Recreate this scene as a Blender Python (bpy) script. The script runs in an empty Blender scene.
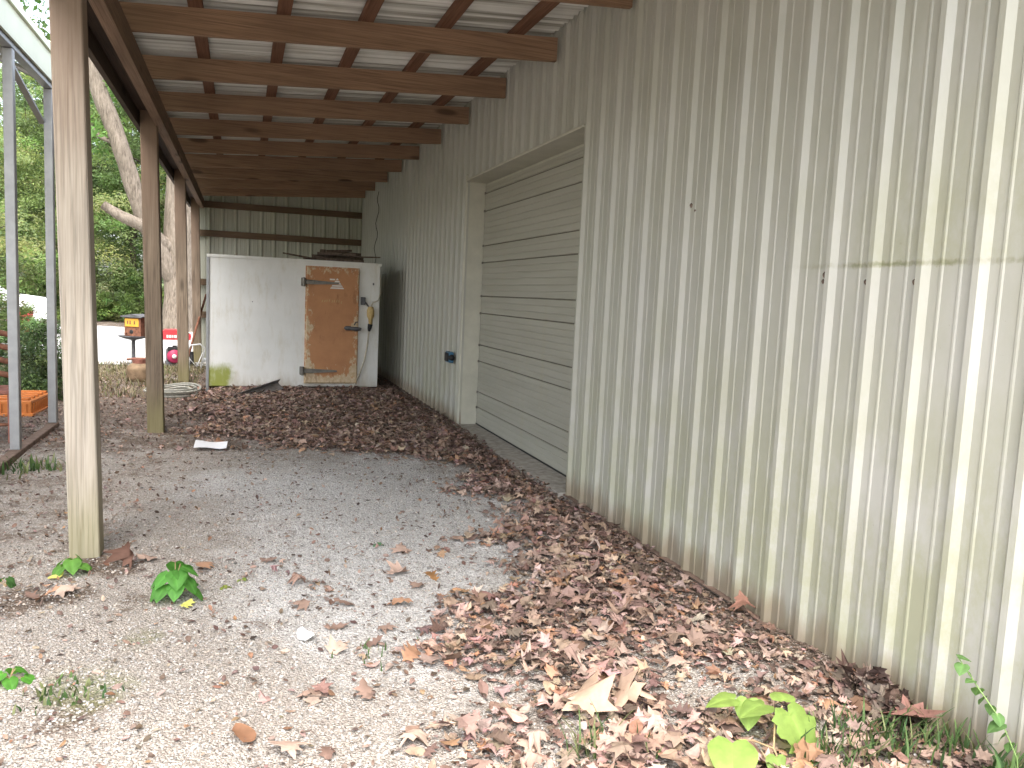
import bpy, math, random
import numpy as np
from mathutils import Vector, Matrix

random.seed(7)
RNG = np.random.default_rng(11)
C = bpy.context.scene.collection
R = math.radians
PI = math.pi

# ------------------------------------------------------------------ helpers
class MB:
    """collects shapes into one mesh"""
    def __init__(s):
        s.v = []; s.f = []; s.m = []; s.sm = []
    def add(s, verts, faces, mi=0, smooth=False):
        o = len(s.v)
        s.v += [tuple(map(float, p)) for p in verts]
        for f in faces:
            s.f.append(tuple(i + o for i in f)); s.m.append(mi); s.sm.append(smooth)
        return s
    def box(s, x0, x1, y0, y1, z0, z1, mi=0, bev=0.0):
        if bev <= 0:
            v = [(x, y, z) for x in (x0, x1) for y in (y0, y1) for z in (z0, z1)]
            f = [(0, 1, 3, 2), (4, 6, 7, 5), (0, 4, 5, 1), (2, 3, 7, 6), (0, 2, 6, 4), (1, 5, 7, 3)]
            return s.add(v, f, mi)
        b = bev
        import bmesh
        bm = bmesh.new()
        bmesh.ops.create_cube(bm, size=1)
        bmesh.ops.scale(bm, vec=(x1 - x0, y1 - y0, z1 - z0), verts=bm.verts)
        bmesh.ops.translate(bm, vec=((x0 + x1) / 2, (y0 + y1) / 2, (z0 + z1) / 2), verts=bm.verts)
        bmesh.ops.bevel(bm, geom=bm.edges[:], offset=b, segments=2, affect='EDGES', profile=0.5)
        bm.verts.index_update()
        s.add([v.co[:] for v in bm.verts], [[v.index for v in f.verts] for f in bm.faces], mi)
        bm.free()
        return s
    def beam(s, a, b, w, h, mi=0, up=(0, 0, 1)):
        """rectangular bar from a to b, w across, h along up"""
        a = Vector(a); b = Vector(b); d = (b - a).normalized()
        u = Vector(up); sd = d.cross(u)
        if sd.length < 1e-4:
            u = Vector((0, 1, 0)); sd = d.cross(u)
        sd.normalize(); u = sd.cross(d).normalized()
        v = []
        for p in (a, b):
            for i, j in ((-1, -1), (1, -1), (1, 1), (-1, 1)):
                v.append(p + sd * (i * w / 2) + u * (j * h / 2))
        return s.add(v, [(3, 2, 1, 0), (4, 5, 6, 7), (0, 1, 5, 4), (1, 2, 6, 5), (2, 3, 7, 6), (3, 0, 4, 7)], mi)
    def tube(s, pts, r, n=8, mi=0, smooth=True, cap=True):
        pts = [Vector(p) for p in pts]
        rs = r if hasattr(r, '__len__') else [r] * len(pts)
        rings = []; ref = None
        for i, p in enumerate(pts):
            d = (pts[min(i + 1, len(pts) - 1)] - pts[max(i - 1, 0)]).normalized()
            if ref is None:
                ref = Vector((0, 0, 1)) if abs(d.z) < .9 else Vector((1, 0, 0))
            ref = (ref - d * ref.dot(d)).normalized(); bt = d.cross(ref)
            rings.append([p + (ref * math.cos(2 * PI * k / n) + bt * math.sin(2 * PI * k / n)) * rs[i] for k in range(n)])
        v = [q for ring in rings for q in ring]; f = []
        for i in range(len(pts) - 1):
            for k in range(n):
                f.append((i * n + k, i * n + (k + 1) % n, (i + 1) * n + (k + 1) % n, (i + 1) * n + k))
        s.add(v, f, mi, smooth)
        if cap:
            s.add(rings[0], [tuple(range(n))[::-1]], mi); s.add(rings[-1], [tuple(range(n))], mi)
        return s
    def lathe(s, prof, n=20, c=(0, 0, 0), mi=0, axis='z', smooth=True):
        v = []; f = []
        for r, h in prof:
            for k in range(n):
                a = 2 * PI * k / n; x, y = r * math.cos(a), r * math.sin(a)
                if axis == 'z': v.append((c[0] + x, c[1] + y, c[2] + h))
                else: v.append((c[0] + x, c[1] - h, c[2] + y))
        for i in range(len(prof) - 1):
            for k in range(n):
                f.append((i * n + k, i * n + (k + 1) % n, (i + 1) * n + (k + 1) % n, (i + 1) * n + k))
        return s.add(v, f, mi, smooth)
    def prism(s, outline, fn, d0, d1, mi=0):
        """outline (u,v) list; fn(u,v,d)->xyz"""
        n = len(outline)
        v = [fn(u, w, d0) for u, w in outline] + [fn(u, w, d1) for u, w in outline]
        f = [tuple(range(n))[::-1], tuple(range(n, 2 * n))] + [(i, (i + 1) % n, n + (i + 1) % n, n + i) for i in range(n)]
        return s.add(v, f, mi)
    def mesh(s, name, mats):
        me = bpy.data.meshes.new(name)
        me.from_pydata(s.v, [], s.f)
        for m in (mats if isinstance(mats, (list, tuple)) else [mats]): me.materials.append(m)
        me.polygons.foreach_set('material_index', s.m)
        me.polygons.foreach_set('use_smooth', s.sm)
        me.update()
        return me

def tag(o, label=None, cat=None, group=None, kind=None):
    if label: o['label'] = label
    if cat: o['category'] = cat
    if group: o['group'] = group
    if kind: o['kind'] = kind
    return o

def thing(name, label, cat, loc=(0, 0, 0), rz=0.0, group=None):
    o = bpy.data.objects.new(name, None); C.objects.link(o)
    o.empty_display_size = .1
    o.location = loc; o.rotation_euler = (0, 0, rz)
    return tag(o, label, cat, group)

def obj(name, mb, mats, parent=None, label=None, cat=None, group=None, kind=None, loc=None, world=False):
    me = mb.mesh(name, mats) if isinstance(mb, MB) else mb
    o = bpy.data.objects.new(name, me); C.objects.link(o)
    if parent is not None:
        o.parent = parent
        if world:                     # shape was written in world coordinates
            base = Vector((0, 0, 0)); p = parent
            while p is not None: base += Vector(p.location); p = p.parent
            o.location = -base
    if loc is not None: o.location = loc
    return tag(o, label, cat, group, kind)

def copy_tree(o, parent=None):
    c = o.copy(); C.objects.link(c); c.parent = parent
    for ch in list(o.children): copy_tree(ch, c)
    return c

def big_mesh(name, V, F, mats, col=None, mi=None, smooth=False):
    """V (n,3), F (m,k) arrays -> mesh"""
    me = bpy.data.meshes.new(name)
    n, k = F.shape
    me.vertices.add(len(V)); me.vertices.foreach_set('co', np.ascontiguousarray(V, dtype=np.float32).ravel())
    me.loops.add(n * k); me.loops.foreach_set('vertex_index', np.ascontiguousarray(F, dtype=np.int32).ravel())
    me.polygons.add(n)
    me.polygons.foreach_set('loop_start', np.arange(0, n * k, k, dtype=np.int32))
    if mi is not None: me.polygons.foreach_set('material_index', np.ascontiguousarray(mi, dtype=np.int32))
    me.polygons.foreach_set('use_smooth', np.full(n, smooth))
    for m in (mats if isinstance(mats, (list, tuple)) else [mats]): me.materials.append(m)
    if col is not None:
        a = me.attributes.new('Col', 'FLOAT_COLOR', 'POINT')
        a.data.foreach_set('color', np.ascontiguousarray(np.c_[col, np.ones(len(col))], dtype=np.float32).ravel())
    me.update(calc_edges=True); me.validate()
    return me

# ------------------------------------------------------------------ node helpers
class NT:
    def __init__(s, name, rough=.6, spec=.3, metal=0.0):
        s.mat = bpy.data.materials.new(name); s.mat.use_nodes = True
        s.t = s.mat.node_tree; s.b = s.t.nodes['Principled BSDF']; s.out = s.t.nodes['Material Output']
        s.b.inputs['Roughness'].default_value = rough
        s.b.inputs['Specular IOR Level'].default_value = spec
        s.b.inputs['Metallic'].default_value = metal
    def n(s, t, **kw):
        x = s.t.nodes.new(t)
        for k, v in kw.items(): setattr(x, k, v)
        return x
    def put(s, sock, v):
        if isinstance(v, bpy.types.NodeSocket): s.t.links.new(v, sock)
        elif v is not None:
            if hasattr(sock.default_value, '__len__') and len(sock.default_value) == 4 and len(v) == 3: v = (*v, 1)
            sock.default_value = v
    def obj(s, scale=(1, 1, 1), rnd=False, pos=False):
        if pos: c = s.n('ShaderNodeNewGeometry').outputs['Position']
        else: c = s.n('ShaderNodeTexCoord').outputs['Object']
        if rnd:
            r = s.n('ShaderNodeObjectInfo').outputs['Random']
            sc = s.math('MULTIPLY', r, 37.0)
            va = s.n('ShaderNodeVectorMath', operation='ADD'); s.put(va.inputs[0], c)
            cb = s.n('ShaderNodeCombineXYZ')
            for i in range(3): s.put(cb.inputs[i], sc)
            s.put(va.inputs[1], cb.outputs[0]); c = va.outputs[0]
        m = s.n('ShaderNodeMapping'); s.put(m.inputs[0], c); m.inputs['Scale'].default_value = scale
        return m.outputs[0]
    def noise(s, vec, scale, detail=4, rough=.55, dist=0.0):
        x = s.n('ShaderNodeTexNoise'); s.put(x.inputs['Vector'], vec)
        x.inputs['Scale'].default_value = scale; x.inputs['Detail'].default_value = detail
        x.inputs['Roughness'].default_value = rough; x.inputs['Distortion'].default_value = dist
        return x.outputs['Fac']
    def voro(s, vec, scale, feature='F1', out='Distance', rnd=1.0):
        x = s.n('ShaderNodeTexVoronoi', feature=feature); s.put(x.inputs['Vector'], vec)
        x.inputs['Scale'].default_value = scale; x.inputs['Randomness'].default_value = rnd
        return x.outputs[out]
    def ramp(s, fac, stops, interp='LINEAR'):
        x = s.n('ShaderNodeValToRGB'); s.put(x.inputs[0], fac); e = x.color_ramp.elements
        x.color_ramp.interpolation = interp
        while len(e) < len(stops): e.new(.5)
        for i, (p, c) in enumerate(stops):
            e[i].position = p
            c = c if hasattr(c, '__len__') else (c, c, c)
            e[i].color = (*c, 1) if len(c) == 3 else c
        return x.outputs[0]
    def math(s, op, a, b=0.0, clamp=False):
        x = s.n('ShaderNodeMath', operation=op, use_clamp=clamp)
        s.put(x.inputs[0], a); s.put(x.inputs[1], b); return x.outputs[0]
    def mix(s, fac, a, b, mode='MIX'):
        x = s.n('ShaderNodeMix', data_type='RGBA', blend_type=mode)
        s.put(x.inputs[0], fac); s.put(x.inputs[6], a); s.put(x.inputs[7], b); return x.outputs[2]
    def sep(s, vec):
        x = s.n('ShaderNodeSeparateXYZ'); s.put(x.inputs[0], vec); return x.outputs
    def mr(s, v, a, b, c=0.0, d=1.0, smooth=True):
        x = s.n('ShaderNodeMapRange'); x.interpolation_type = 'SMOOTHSTEP' if smooth else 'LINEAR'
        s.put(x.inputs[0], v)
        for i, q in enumerate((a, b, c, d)): s.put(x.inputs[i + 1], q)
        return x.outputs[0]
    def attr(s, name, out='Color'):
        x = s.n('ShaderNodeAttribute', attribute_name=name); return x.outputs[out]
    def bump(s, h, strength=.3, dist=.01):
        x = s.n('ShaderNodeBump'); s.put(x.inputs['Height'], h)
        x.inputs['Strength'].default_value = strength; x.inputs['Distance'].default_value = dist
        s.t.links.new(x.outputs[0], s.b.inputs['Normal'])
    def base(s, c): s.put(s.b.inputs['Base Color'], c); return s
    def rough(s, c): s.put(s.b.inputs['Roughness'], c); return s

def plain(name, c, rough=.6, metal=0.0, spec=.3, var=.25, scale=14.0, bump=.15):
    m = NT(name, rough, spec, metal)
    v = m.obj()
    n = m.noise(v, scale, 5, .6)
    lo = tuple(x * (1 - var) for x in c); hi = tuple(min(1, x * (1 + var)) for x in c)
    m.base(m.ramp(n, [(.3, lo), (.7, hi)]))
    if bump: m.bump(n, bump, .004)
    return m.mat

def wood(name, axis, lo, mid, hi, rough=.75, knots=True, toning=None, k_=1.0):
    m = NT(name, rough, .2)
    q_ = 22 * k_; p_ = 160 * k_ * k_
    st = {'x': (1.2, q_, q_), 'y': (q_, 1.2, q_), 'z': (q_, q_, 1.2)}[axis]
    st2 = {'x': (2.5, p_, p_), 'y': (p_, 2.5, p_), 'z': (p_, p_, 2.5)}[axis]
    v = m.obj(st, rnd=True); v2 = m.obj(st2, rnd=True); vo = m.obj((1, 1, 1), rnd=True)
    g = m.noise(v, 1.0, 5, .6, 1.2)
    f = m.noise(v2, 1.0, 3, .6, .3)
    c = m.ramp(g, [(.3, lo), (.5, mid), (.72, hi)])
    c = m.mix(.5, c, m.ramp(f, [(.36, tuple(x * .42 for x in mid)), (.5, mid), (.64, tuple(min(1, x * 1.3) for x in mid))]), 'MIX')
    big = m.noise(vo, 1.3, 3, .5)
    c = m.mix(m.mr(big, .35, .7, 0, .5), c, tuple(x * .62 for x in mid))
    if knots:
        kst = {'x': (1.3, 5, 5), 'y': (5, 1.3, 5), 'z': (5, 5, 1.3)}[axis]
        k = m.voro(m.obj(kst, rnd=True), 1.0)
        c = m.mix(m.mr(k, .09, .2, .85, 0.0), c, tuple(x * .3 for x in mid))
    if toning: c = toning(m, c)
    m.base(c)
    h = m.math('ADD', m.math('MULTIPLY', g, .5), f)
    m.bump(h, .35, .004)
    return m.mat

# ------------------------------------------------------------------ materials
def post_algae_shade(m, c):
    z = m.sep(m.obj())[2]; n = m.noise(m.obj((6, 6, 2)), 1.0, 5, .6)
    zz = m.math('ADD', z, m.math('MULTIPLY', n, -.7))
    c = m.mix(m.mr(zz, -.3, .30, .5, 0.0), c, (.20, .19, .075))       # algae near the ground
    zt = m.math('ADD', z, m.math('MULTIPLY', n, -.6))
    return m.mix(m.mr(zt, 1.35, 2.3, 0.0, .8), c, (.20, .135, .095))     # browner towards the top, roof shade put into the colour

M = {}
M['post'] = wood('weathered_post_wood', 'z', (.26, .21, .16), (.42, .37, .305), (.50, .455, .39), toning=post_algae_shade, k_=.8)
M['post_shaded'] = wood('shaded_weathered_post_wood', 'z', (.07, .05, .035), (.19, .145, .105), (.29, .23, .17), toning=post_algae_shade, k_=.66)  # darker copy of the post wood, shade under the roof in its colour
M['rafter'] = wood('brown_rafter_wood', 'x', (.17, .105, .066), (.295, .182, .115), (.38, .255, .168))
M['purlin'] = wood('brown_purlin_wood', 'y', (.11, .055, .035), (.18, .09, .055), (.25, .13, .08), knots=False)
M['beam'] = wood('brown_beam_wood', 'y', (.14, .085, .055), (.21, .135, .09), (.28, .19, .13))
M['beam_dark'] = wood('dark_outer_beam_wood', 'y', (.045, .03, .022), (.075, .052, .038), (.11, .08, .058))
M['girt'] = wood('dark_girt_wood', 'x', (.10, .065, .04), (.15, .10, .065), (.2, .14, .09), knots=False)

def siding_mat(name, wet=True):
    m = NT(name, .42, .45)
    p = m.obj(pos=True); xyz = m.sep(p)
    n1 = m.noise(p, 1.6, 4, .55); n2 = m.noise(m.obj((9, 9, .9), pos=True), 1.0, 5, .65)
    n3 = m.noise(p, 60, 4, .7)
    c = m.ramp(n1, [(.3, (.365, .359, .318)), (.7, (.412, .406, .366))])
    c = m.mix(m.mr(n2, .48, .8, 0, .08), c, (.31, .31, .24))              # streaked grime
    if wet:
        z = xyz[2]; y = xyz[1]
        nz = m.noise(m.obj((3.2, 3.2, 2.2), pos=True), 1.0, 6, .75)
        zone = m.math('MULTIPLY', m.mr(y, 1.6, 3.3, 1.0, 0.0), m.mr(z, 1.575, 1.6, 0.0, 1.0))
        zone = m.math('MULTIPLY', zone, m.mr(z, 1.58, 2.25, 1.0, .12))
        c = m.mix(m.math('MULTIPLY', zone, m.mr(nz, .34, .66, .1, .7)), c, (.25, .255, .13))
        line = m.math('MULTIPLY', m.mr(m.math('ABSOLUTE', m.math('SUBTRACT', m.math('ADD', z, m.math('MULTIPLY', n3, .03)), 1.605)), 0.0, .016, 1.0, 0.0), m.mr(y, 2.4, 3.0, 1.0, 0.0))
        c = m.mix(m.math('MULTIPLY', line, m.mr(nz, .36, .56, .15, .85)), c, (.14, .145, .06))
        low = m.math('MULTIPLY', m.mr(z, .25, 1.5, 1.0, .2), m.mr(nz, .36, .62, 0, .72))
        low = m.math('MULTIPLY', low, m.mr(y, 7.0, 2.0, .5, 1.0))
        c = m.mix(low, c, (.29, .295, .175))
        film = m.math('MULTIPLY', m.mr(m.noise(m.obj((2.2, 2.2, .8), pos=True), 1.0, 5, .65),   .38, .68, 0, .30), m.mr(y, 8.0, 3.0, .25, 1.0))
        c = m.mix(film, c, (.265, .265, .185))
        spl = m.mr(m.math('ADD', z, m.math('MULTIPLY', n2, -.35)), -.1, .06, .75, 0.0)
        c = m.mix(spl, c, (.20, .15, .10))                                 # mud splash at the foot
    sp = m.mr(m.noise(p, 34, 4, .8), .68, .75, 0, .5)
    c = m.mix(sp, c, (.22, .2, .14))
    m.base(c); m.rough(m.mr(n1, .3, .7, .36, .52))
    m.bump(m.noise(m.obj((1, 1, .4), pos=True), 5, 2, .5), .12, .012)
    return m.mat
M['siding'] = siding_mat('ribbed_siding_paint')
M['endpanel'] = plain('end_panel_paint', (.40, .40, .33), .5, var=.08, scale=1.5, bump=.02)
M['trim'] = plain('cream_trim_paint', (.47, .46, .385), .45, var=.1, scale=6, bump=.05)
def door_mat():
    m = NT('garage_door_paint', .5, .4)
    p = m.obj(pos=True)
    n = m.noise(m.obj((1, .8, 9), pos=True), 1.2, 5, .6); n2 = m.noise(m.obj((3, 3, .6), pos=True), 1.5, 5, .65)
    c = m.ramp(n, [(.3, (.325, .315, .265)), (.7, (.385, .375, .325))])
    c = m.mix(m.mr(n2, .5, .75, 0, .35), c, (.36, .33, .24)); m.base(c)
    m.bump(n, .1, .004); return m.mat
M['door'] = door_mat()
M['groove'] = plain('door_seam_dark', (.11, .10, .08), .8, var=.3)
M['concrete'] = plain('threshold_concrete', (.36, .33, .29), .9, var=.3, scale=18, bump=.5)
M['screw'] = plain('dark_screw', (.24, .19, .14), .6, var=.3)
def roof_mat():
    m = NT('roof_sheet_underside', .42, .5)
    p = m.obj(pos=True); n = m.noise(m.obj((.35, 34, .35), pos=True), 1.0, 2, .6); n2 = m.noise(p, 2.0, 4, .6)
    c = m.ramp(n, [(.36, (.24, .23, .195)), (.5, (.56, .56, .52)), (.62, (.72, .72, .69))])
    c = m.mix(m.mr(n2, .5, .75, 0, .4), c, (.42, .38, .30)); m.base(c); return m.mat
M['roofsheet'] = roof_mat()
M['dark'] = plain('dark_rubber', (.025, .025, .025), .6, var=.3)
M['galv'] = plain('galvanised_steel', (.31, .315, .32), .45, metal=.5, var=.12, scale=9, bump=.05)
M['carport_roof'] = plain('pale_green_sheet_steel', (.58, .60, .46), .42, var=.06, scale=4, bump=.03)
M['railwood'] = plain('rust_brown_rail', (.16, .11, .085), .85, var=.4, scale=22, bump=.4)
M['rust'] = plain('rusty_brown_iron', (.17, .075, .045), .85, var=.45, scale=26, bump=.4)
M['rustred'] = plain('rusty_red_iron', (.24, .10, .075), .8, var=.35, scale=20, bump=.3)
M['tank'] = plain('rusty_tank_paint', (.17, .115, .07), .8, var=.45, scale=9, bump=.3)
M['iron'] = plain('dark_weathered_iron', (.10, .10, .105), .7, var=.3)
M['orange'] = plain('orange_plastic', (.50, .165, .04), .45, var=.12, scale=7, bump=.05)
M['red'] = plain('red_machine_paint', (.52, .045, .055), .35, spec=.5, var=.1, bump=0)
M['crimson'] = plain('crimson_plastic', (.36, .035, .09), .4, var=.1, bump=0)
M['white'] = plain('white_paint', (.78, .78, .76), .5, var=.04, bump=.03)
M['whitemark'] = plain('white_marking', (.74, .70, .66), .6, var=.1, bump=0)
M['yellow'] = plain('yellow_sign_paint', (.62, .33, .05), .5, var=.1, bump=0)
M['paper'] = plain('white_paper', (.82, .82, .84), .7, var=.04, bump=.05)
M['bluebox'] = plain('blue_outlet_plastic', (.05, .14, .23), .4, var=.2, bump=0)
M['steel'] = plain('dull_hinge_steel', (.20, .19, .17), .5, metal=.6, var=.3)
M['hose'] = plain('grey_hose_rubber', (.30, .29, .25), .75, var=.3, scale=30)
M['stick'] = plain('grey_brown_stick', (.13, .095, .075), .9, var=.45, scale=24, bump=.5)
M['cordyel'] = plain('yellow_plug', (.50, .36, .16), .6, var=.2)
M['cord'] = plain('pale_cord', (.50, .45, .36), .6, var=.2)
M['glass'] = plain('dark_window_glass', (.03, .035, .04), .1, spec=.6, var=.1, bump=0)
M['flash'] = plain('bent_grey_flashing', (.24, .235, .23), .45, metal=.4, var=.25, bump=.15)

def cooler_mat():
    m = NT('cooler_white_paint', .5, .4)
    p = m.obj(); x, y, z = m.sep(p)
    n1 = m.noise(p, 2.2, 5, .6); n2 = m.noise(m.obj((9, 9, 2.5)), 1.0, 6, .7)
    c = m.ramp(n1, [(.3, (.68, .685, .66)), (.7, (.78, .78, .755))])
    c = m.mix(m.mr(n2, .48, .75, 0, .5), c, (.52, .47, .35))
    edge = m.mr(z, .06, .30, .55, 0.0); c = m.mix(m.math('MULTIPLY', edge, m.mr(n2, .3, .55)), c, (.36, .31, .22))
    top = m.mr(z, 1.5, 1.79, 0.0, .35); c = m.mix(m.math('MULTIPLY', top, n2), c, (.50, .47, .34))
    n3 = m.noise(m.obj((14, 14, 3.5)), 1.0, 5, .7)
    n6 = m.noise(p, 6, 4, .6)
    mx = m.math('MULTIPLY', m.mr(m.math('ADD', x, m.math('ADD', m.math('MULTIPLY', n3, .10), m.math('MULTIPLY', n6, .30))), .42, .55, 1.0, 0.0), m.mr(m.math('ADD', z, m.math('ADD', m.math('MULTIPLY', n3, .25), m.math('MULTIPLY', n6, .25))), .52, .68, 1.0, 0.0))
    mx = m.math('MULTIPLY', mx, m.mr(y, .0, .06, 1.0, 0.0))
    c = m.mix(m.math('MULTIPLY', mx, m.mr(n3, .25, .55, .55, .97)), c, (.25, .28, .05))
    m.base(c); m.bump(n1, .05, .01); return m.mat
M['cooler'] = cooler_mat()
def cdoor_mat():
    m = NT('worn_orange_door_paint', .6, .3)
    p = m.obj(); x, y, z = m.sep(p)
    n1 = m.noise(p, 5, 5, .6); n2 = m.noise(m.obj((1, 1, .5)), 16, 6, .75)
    c = m.ramp(n1, [(.3, (.42, .20, .095)), (.7, (.52, .26, .125))])
    ex = m.math('MINIMUM', x, m.math('SUBTRACT', .70, x)); ez = m.math('MINIMUM', z, m.math('SUBTRACT', 1.57, z))
    e = m.math('MINIMUM', ex, ez)
    th = m.mr(e, .02, .17, .50, .75)
    low = m.mr(z, .18, .42, .17, 0.0); th = m.math('SUBTRACT', th, low)
    hb = m.mr(m.math('ABSOLUTE', m.math('SUBTRACT', z, .78)), .0, .10, .13, 0.0); th = m.math('SUBTRACT', th, hb)
    pe = m.mr(m.math('SUBTRACT', n2, th), 0.0, .03, 0.0, .9)
    c = m.mix(pe, c, m.ramp(m.noise(p, 30, 3), [(.3, (.50, .37, .22)), (.7, (.66, .56, .40))]))
    n4 = m.noise(m.obj((3, 3, 1)), 3, 5, .7); c = m.mix(m.mr(n4, .55, .7, 0, .5), c, (.20, .085, .035))
    m.base(c); m.bump(n2, .15, .004); return m.mat
M['cdoor'] = cdoor_mat()

def ground_mat():
    m = NT('gravel_and_soil_ground', .92, .15)
    p = m.obj()
    cell = m.voro(p, 105, out='Color'); dist = m.voro(p, 105)
    cs = m.sep(cell)[0]
    cell2 = m.sep(m.voro(p, 190, out='Color'))[1]; dist2 = m.voro(p, 190)
    g = m.ramp(cs, [(.0, (.22, .185, .155)), (.3, (.34, .295, .255)), (.7, (.43, .385, .335)), (1.0, (.53, .485, .435))])
    g2 = m.ramp(cell2, [(.0, (.22, .19, .165)), (.5, (.39, .35, .31)), (1.0, (.55, .515, .47))])
    g = m.mix(m.mr(m.noise(p, 9, 3), .4, .6, .25, .75), g, g2)
    g = m.mix(m.mr(dist, .45, .8, 0, .4), g, (.17, .14, .12))
    n1 = m.noise(p, .9, 5, .6); n2 = m.noise(p, 3.6, 6, .72); n3 = m.noise(p, 30, 5, .75)
    g = m.mix(m.mr(n2, .48, .78, 0, .5), g, (.33, .275, .23))            # fines and stain between the stones
    cl_ = m.math('ADD', m.attr('clean_lit', 'Fac'), m.math('MULTIPLY', m.math('SUBTRACT', n2, .5), 1.7))
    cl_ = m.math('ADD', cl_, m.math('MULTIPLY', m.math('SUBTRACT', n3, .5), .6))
    g = m.mix(m.mr(cl_, .15, .85, 0, .85), g, m.ramp(cs, [(.0, (.40, .385, .37)), (.5, (.62, .60, .58)), (1.0, (.78, .76, .74))]))  # cleaner gravel patch, whitened further in place of light under the roof
    s = m.ramp(n3, [(.25, (.075, .055, .042)), (.55, (.165, .125, .098)), (.8, (.33, .27, .22))])
    s = m.mix(m.mr(cs, .86, .9, 0, .7), s, (.36, .32, .28))
    soil = m.attr('soil', 'Fac')
    t = m.math('ADD', soil, m.math('MULTIPLY', m.math('SUBTRACT', n2, .5), 1.5))
    t = m.math('ADD', t, m.math('MULTIPLY', m.math('SUBTRACT', n3, .5), .9))
    c = m.mix(m.mr(t, .38, .72), g, s)
    mo = m.math('ADD', m.attr('moss', 'Fac'), m.math('MULTIPLY', m.math('SUBTRACT', n2, .5), 1.1))
    c = m.mix(m.mr(mo, .45, .85, 0, .55), c, m.ramp(n3, [(.3, (.12, .14, .05)), (.7, (.26, .28, .13))]))
    gr = m.math('ADD', m.attr('wood', 'Fac'), m.math('MULTIPLY', m.math('SUBTRACT', n1, .5), .4))
    c = m.mix(m.mr(gr, .4, .6), c, m.ramp(n3, [(.25, (.045, .06, .02)), (.6, (.09, .12, .035)), (.85, (.15, .16, .07))]))
    m.base(c)
    h = m.math('ADD', m.math('MULTIPLY', m.math('SUBTRACT', 1.0, dist), .8), m.math('MULTIPLY', dist2, -.5))
    h = m.math('ADD', h, m.math('MULTIPLY', n3, .9))
    m.bump(h, .9, .012); return m.mat
M['ground'] = ground_mat()
def road_mat():
    m = NT('pale_gravel_drive', .95, .1)
    p = m.obj(); n = m.noise(p, .5, 5, .6); n2 = m.noise(p, 14, 5, .7)
    c = m.ramp(n2, [(.3, (.30, .29, .275)), (.7, (.50, .49, .47))])
    c = m.mix(m.mr(n, .55, .72, 0, .5), c, (.36, .34, .31)); m.base(c); m.bump(n2, .5, .02); return m.mat
M['road'] = road_mat()
def vcol(name, rough=.7, trans=0.0, gloss=.25, scale=1.0):
    m = NT(name, rough, gloss)
    c = m.attr('Col')
    n = m.noise(m.obj(), 40, 3, .6)
    c = m.mix(m.mr(n, .35, .7, 0, .35), c, m.mix(1.0, c, (.62, .62, .62), 'MULTIPLY'))
    m.base(c)
    if trans:
        tr = m.n('ShaderNodeBsdfTranslucent'); m.put(tr.inputs['Color'], m.mix(1.0, c, (1.0, 1.0, .7), 'MULTIPLY'))
        mx = m.n('ShaderNodeMixShader'); mx.inputs[0].default_value = trans
        m.t.links.new(m.b.outputs[0], mx.inputs[1]); m.t.links.new(tr.outputs[0], mx.inputs[2])
        m.t.links.new(mx.outputs[0], m.out.inputs[0])
    return m.mat
M['deadleaf'] = vcol('dead_leaf', .75, .0, .2)
M['pebble'] = vcol('pebble_stone', .9, 0, .15)
M['leaf'] = vcol('green_leaf', .55, .5, .3)
M['grassblade'] = vcol('grass_blade', .6, .3, .2)
def bark_mat(name, lo, hi):
    m = NT(name, .95, .1)
    v = m.obj((7, 7, 1.4)); n = m.noise(v, 1.0, 6, .7, .6); n2 = m.noise(m.obj(), 1.2, 4, .6)
    n5 = m.noise(m.obj((26, 26, 5)), 1.0, 5, .7)
    n = m.math('ADD', m.math('MULTIPLY', n, .45), m.math('MULTIPLY', n5, .55))
    c = m.ramp(n, [(.36, lo), (.6, hi)])
    c = m.mix(m.mr(n2, .45, .7, 0, .5), c, tuple(x * .75 for x in hi)); m.base(c); m.bump(n, .9, .05); return m.mat
M['bark'] = bark_mat('grey_tan_bark', (.075, .06, .045), (.27, .225, .18))
M['barkdark'] = bark_mat('dark_bark', (.05, .042, .03), (.14, .115, .085))
M['vinestem'] = plain('tan_stem', (.36, .25, .14), .7, var=.15)

# ------------------------------------------------------------------ camera, light
YAW, PITCH, ROLL, FPX = .3277, .1059, .0459, 803.8
cy, sy, cp, sp = math.cos(YAW), math.sin(YAW), math.cos(PITCH), math.sin(PITCH)
fw = Vector((sy * cp, cy * cp, -sp)); rt = Vector((cy, -sy, 0)); up = rt.cross(fw)
c_, s_ = math.cos(ROLL), math.sin(ROLL)
r2 = rt * c_ + up * s_; u2 = up * c_ - rt * s_
cam = bpy.data.cameras.new('camera'); cam.sensor_width = 36; cam.lens = 36 * FPX / 1024; cam.clip_end = 600; cam.clip_start = .05
co = bpy.data.objects.new('camera', cam); C.objects.link(co)
co.matrix_world = Matrix(((r2.x, u2.x, -fw.x, 0), (r2.y, u2.y, -fw.y, 0), (r2.z, u2.z, -fw.z, 1.405), (0, 0, 0, 1)))
bpy.context.scene.camera = co

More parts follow.
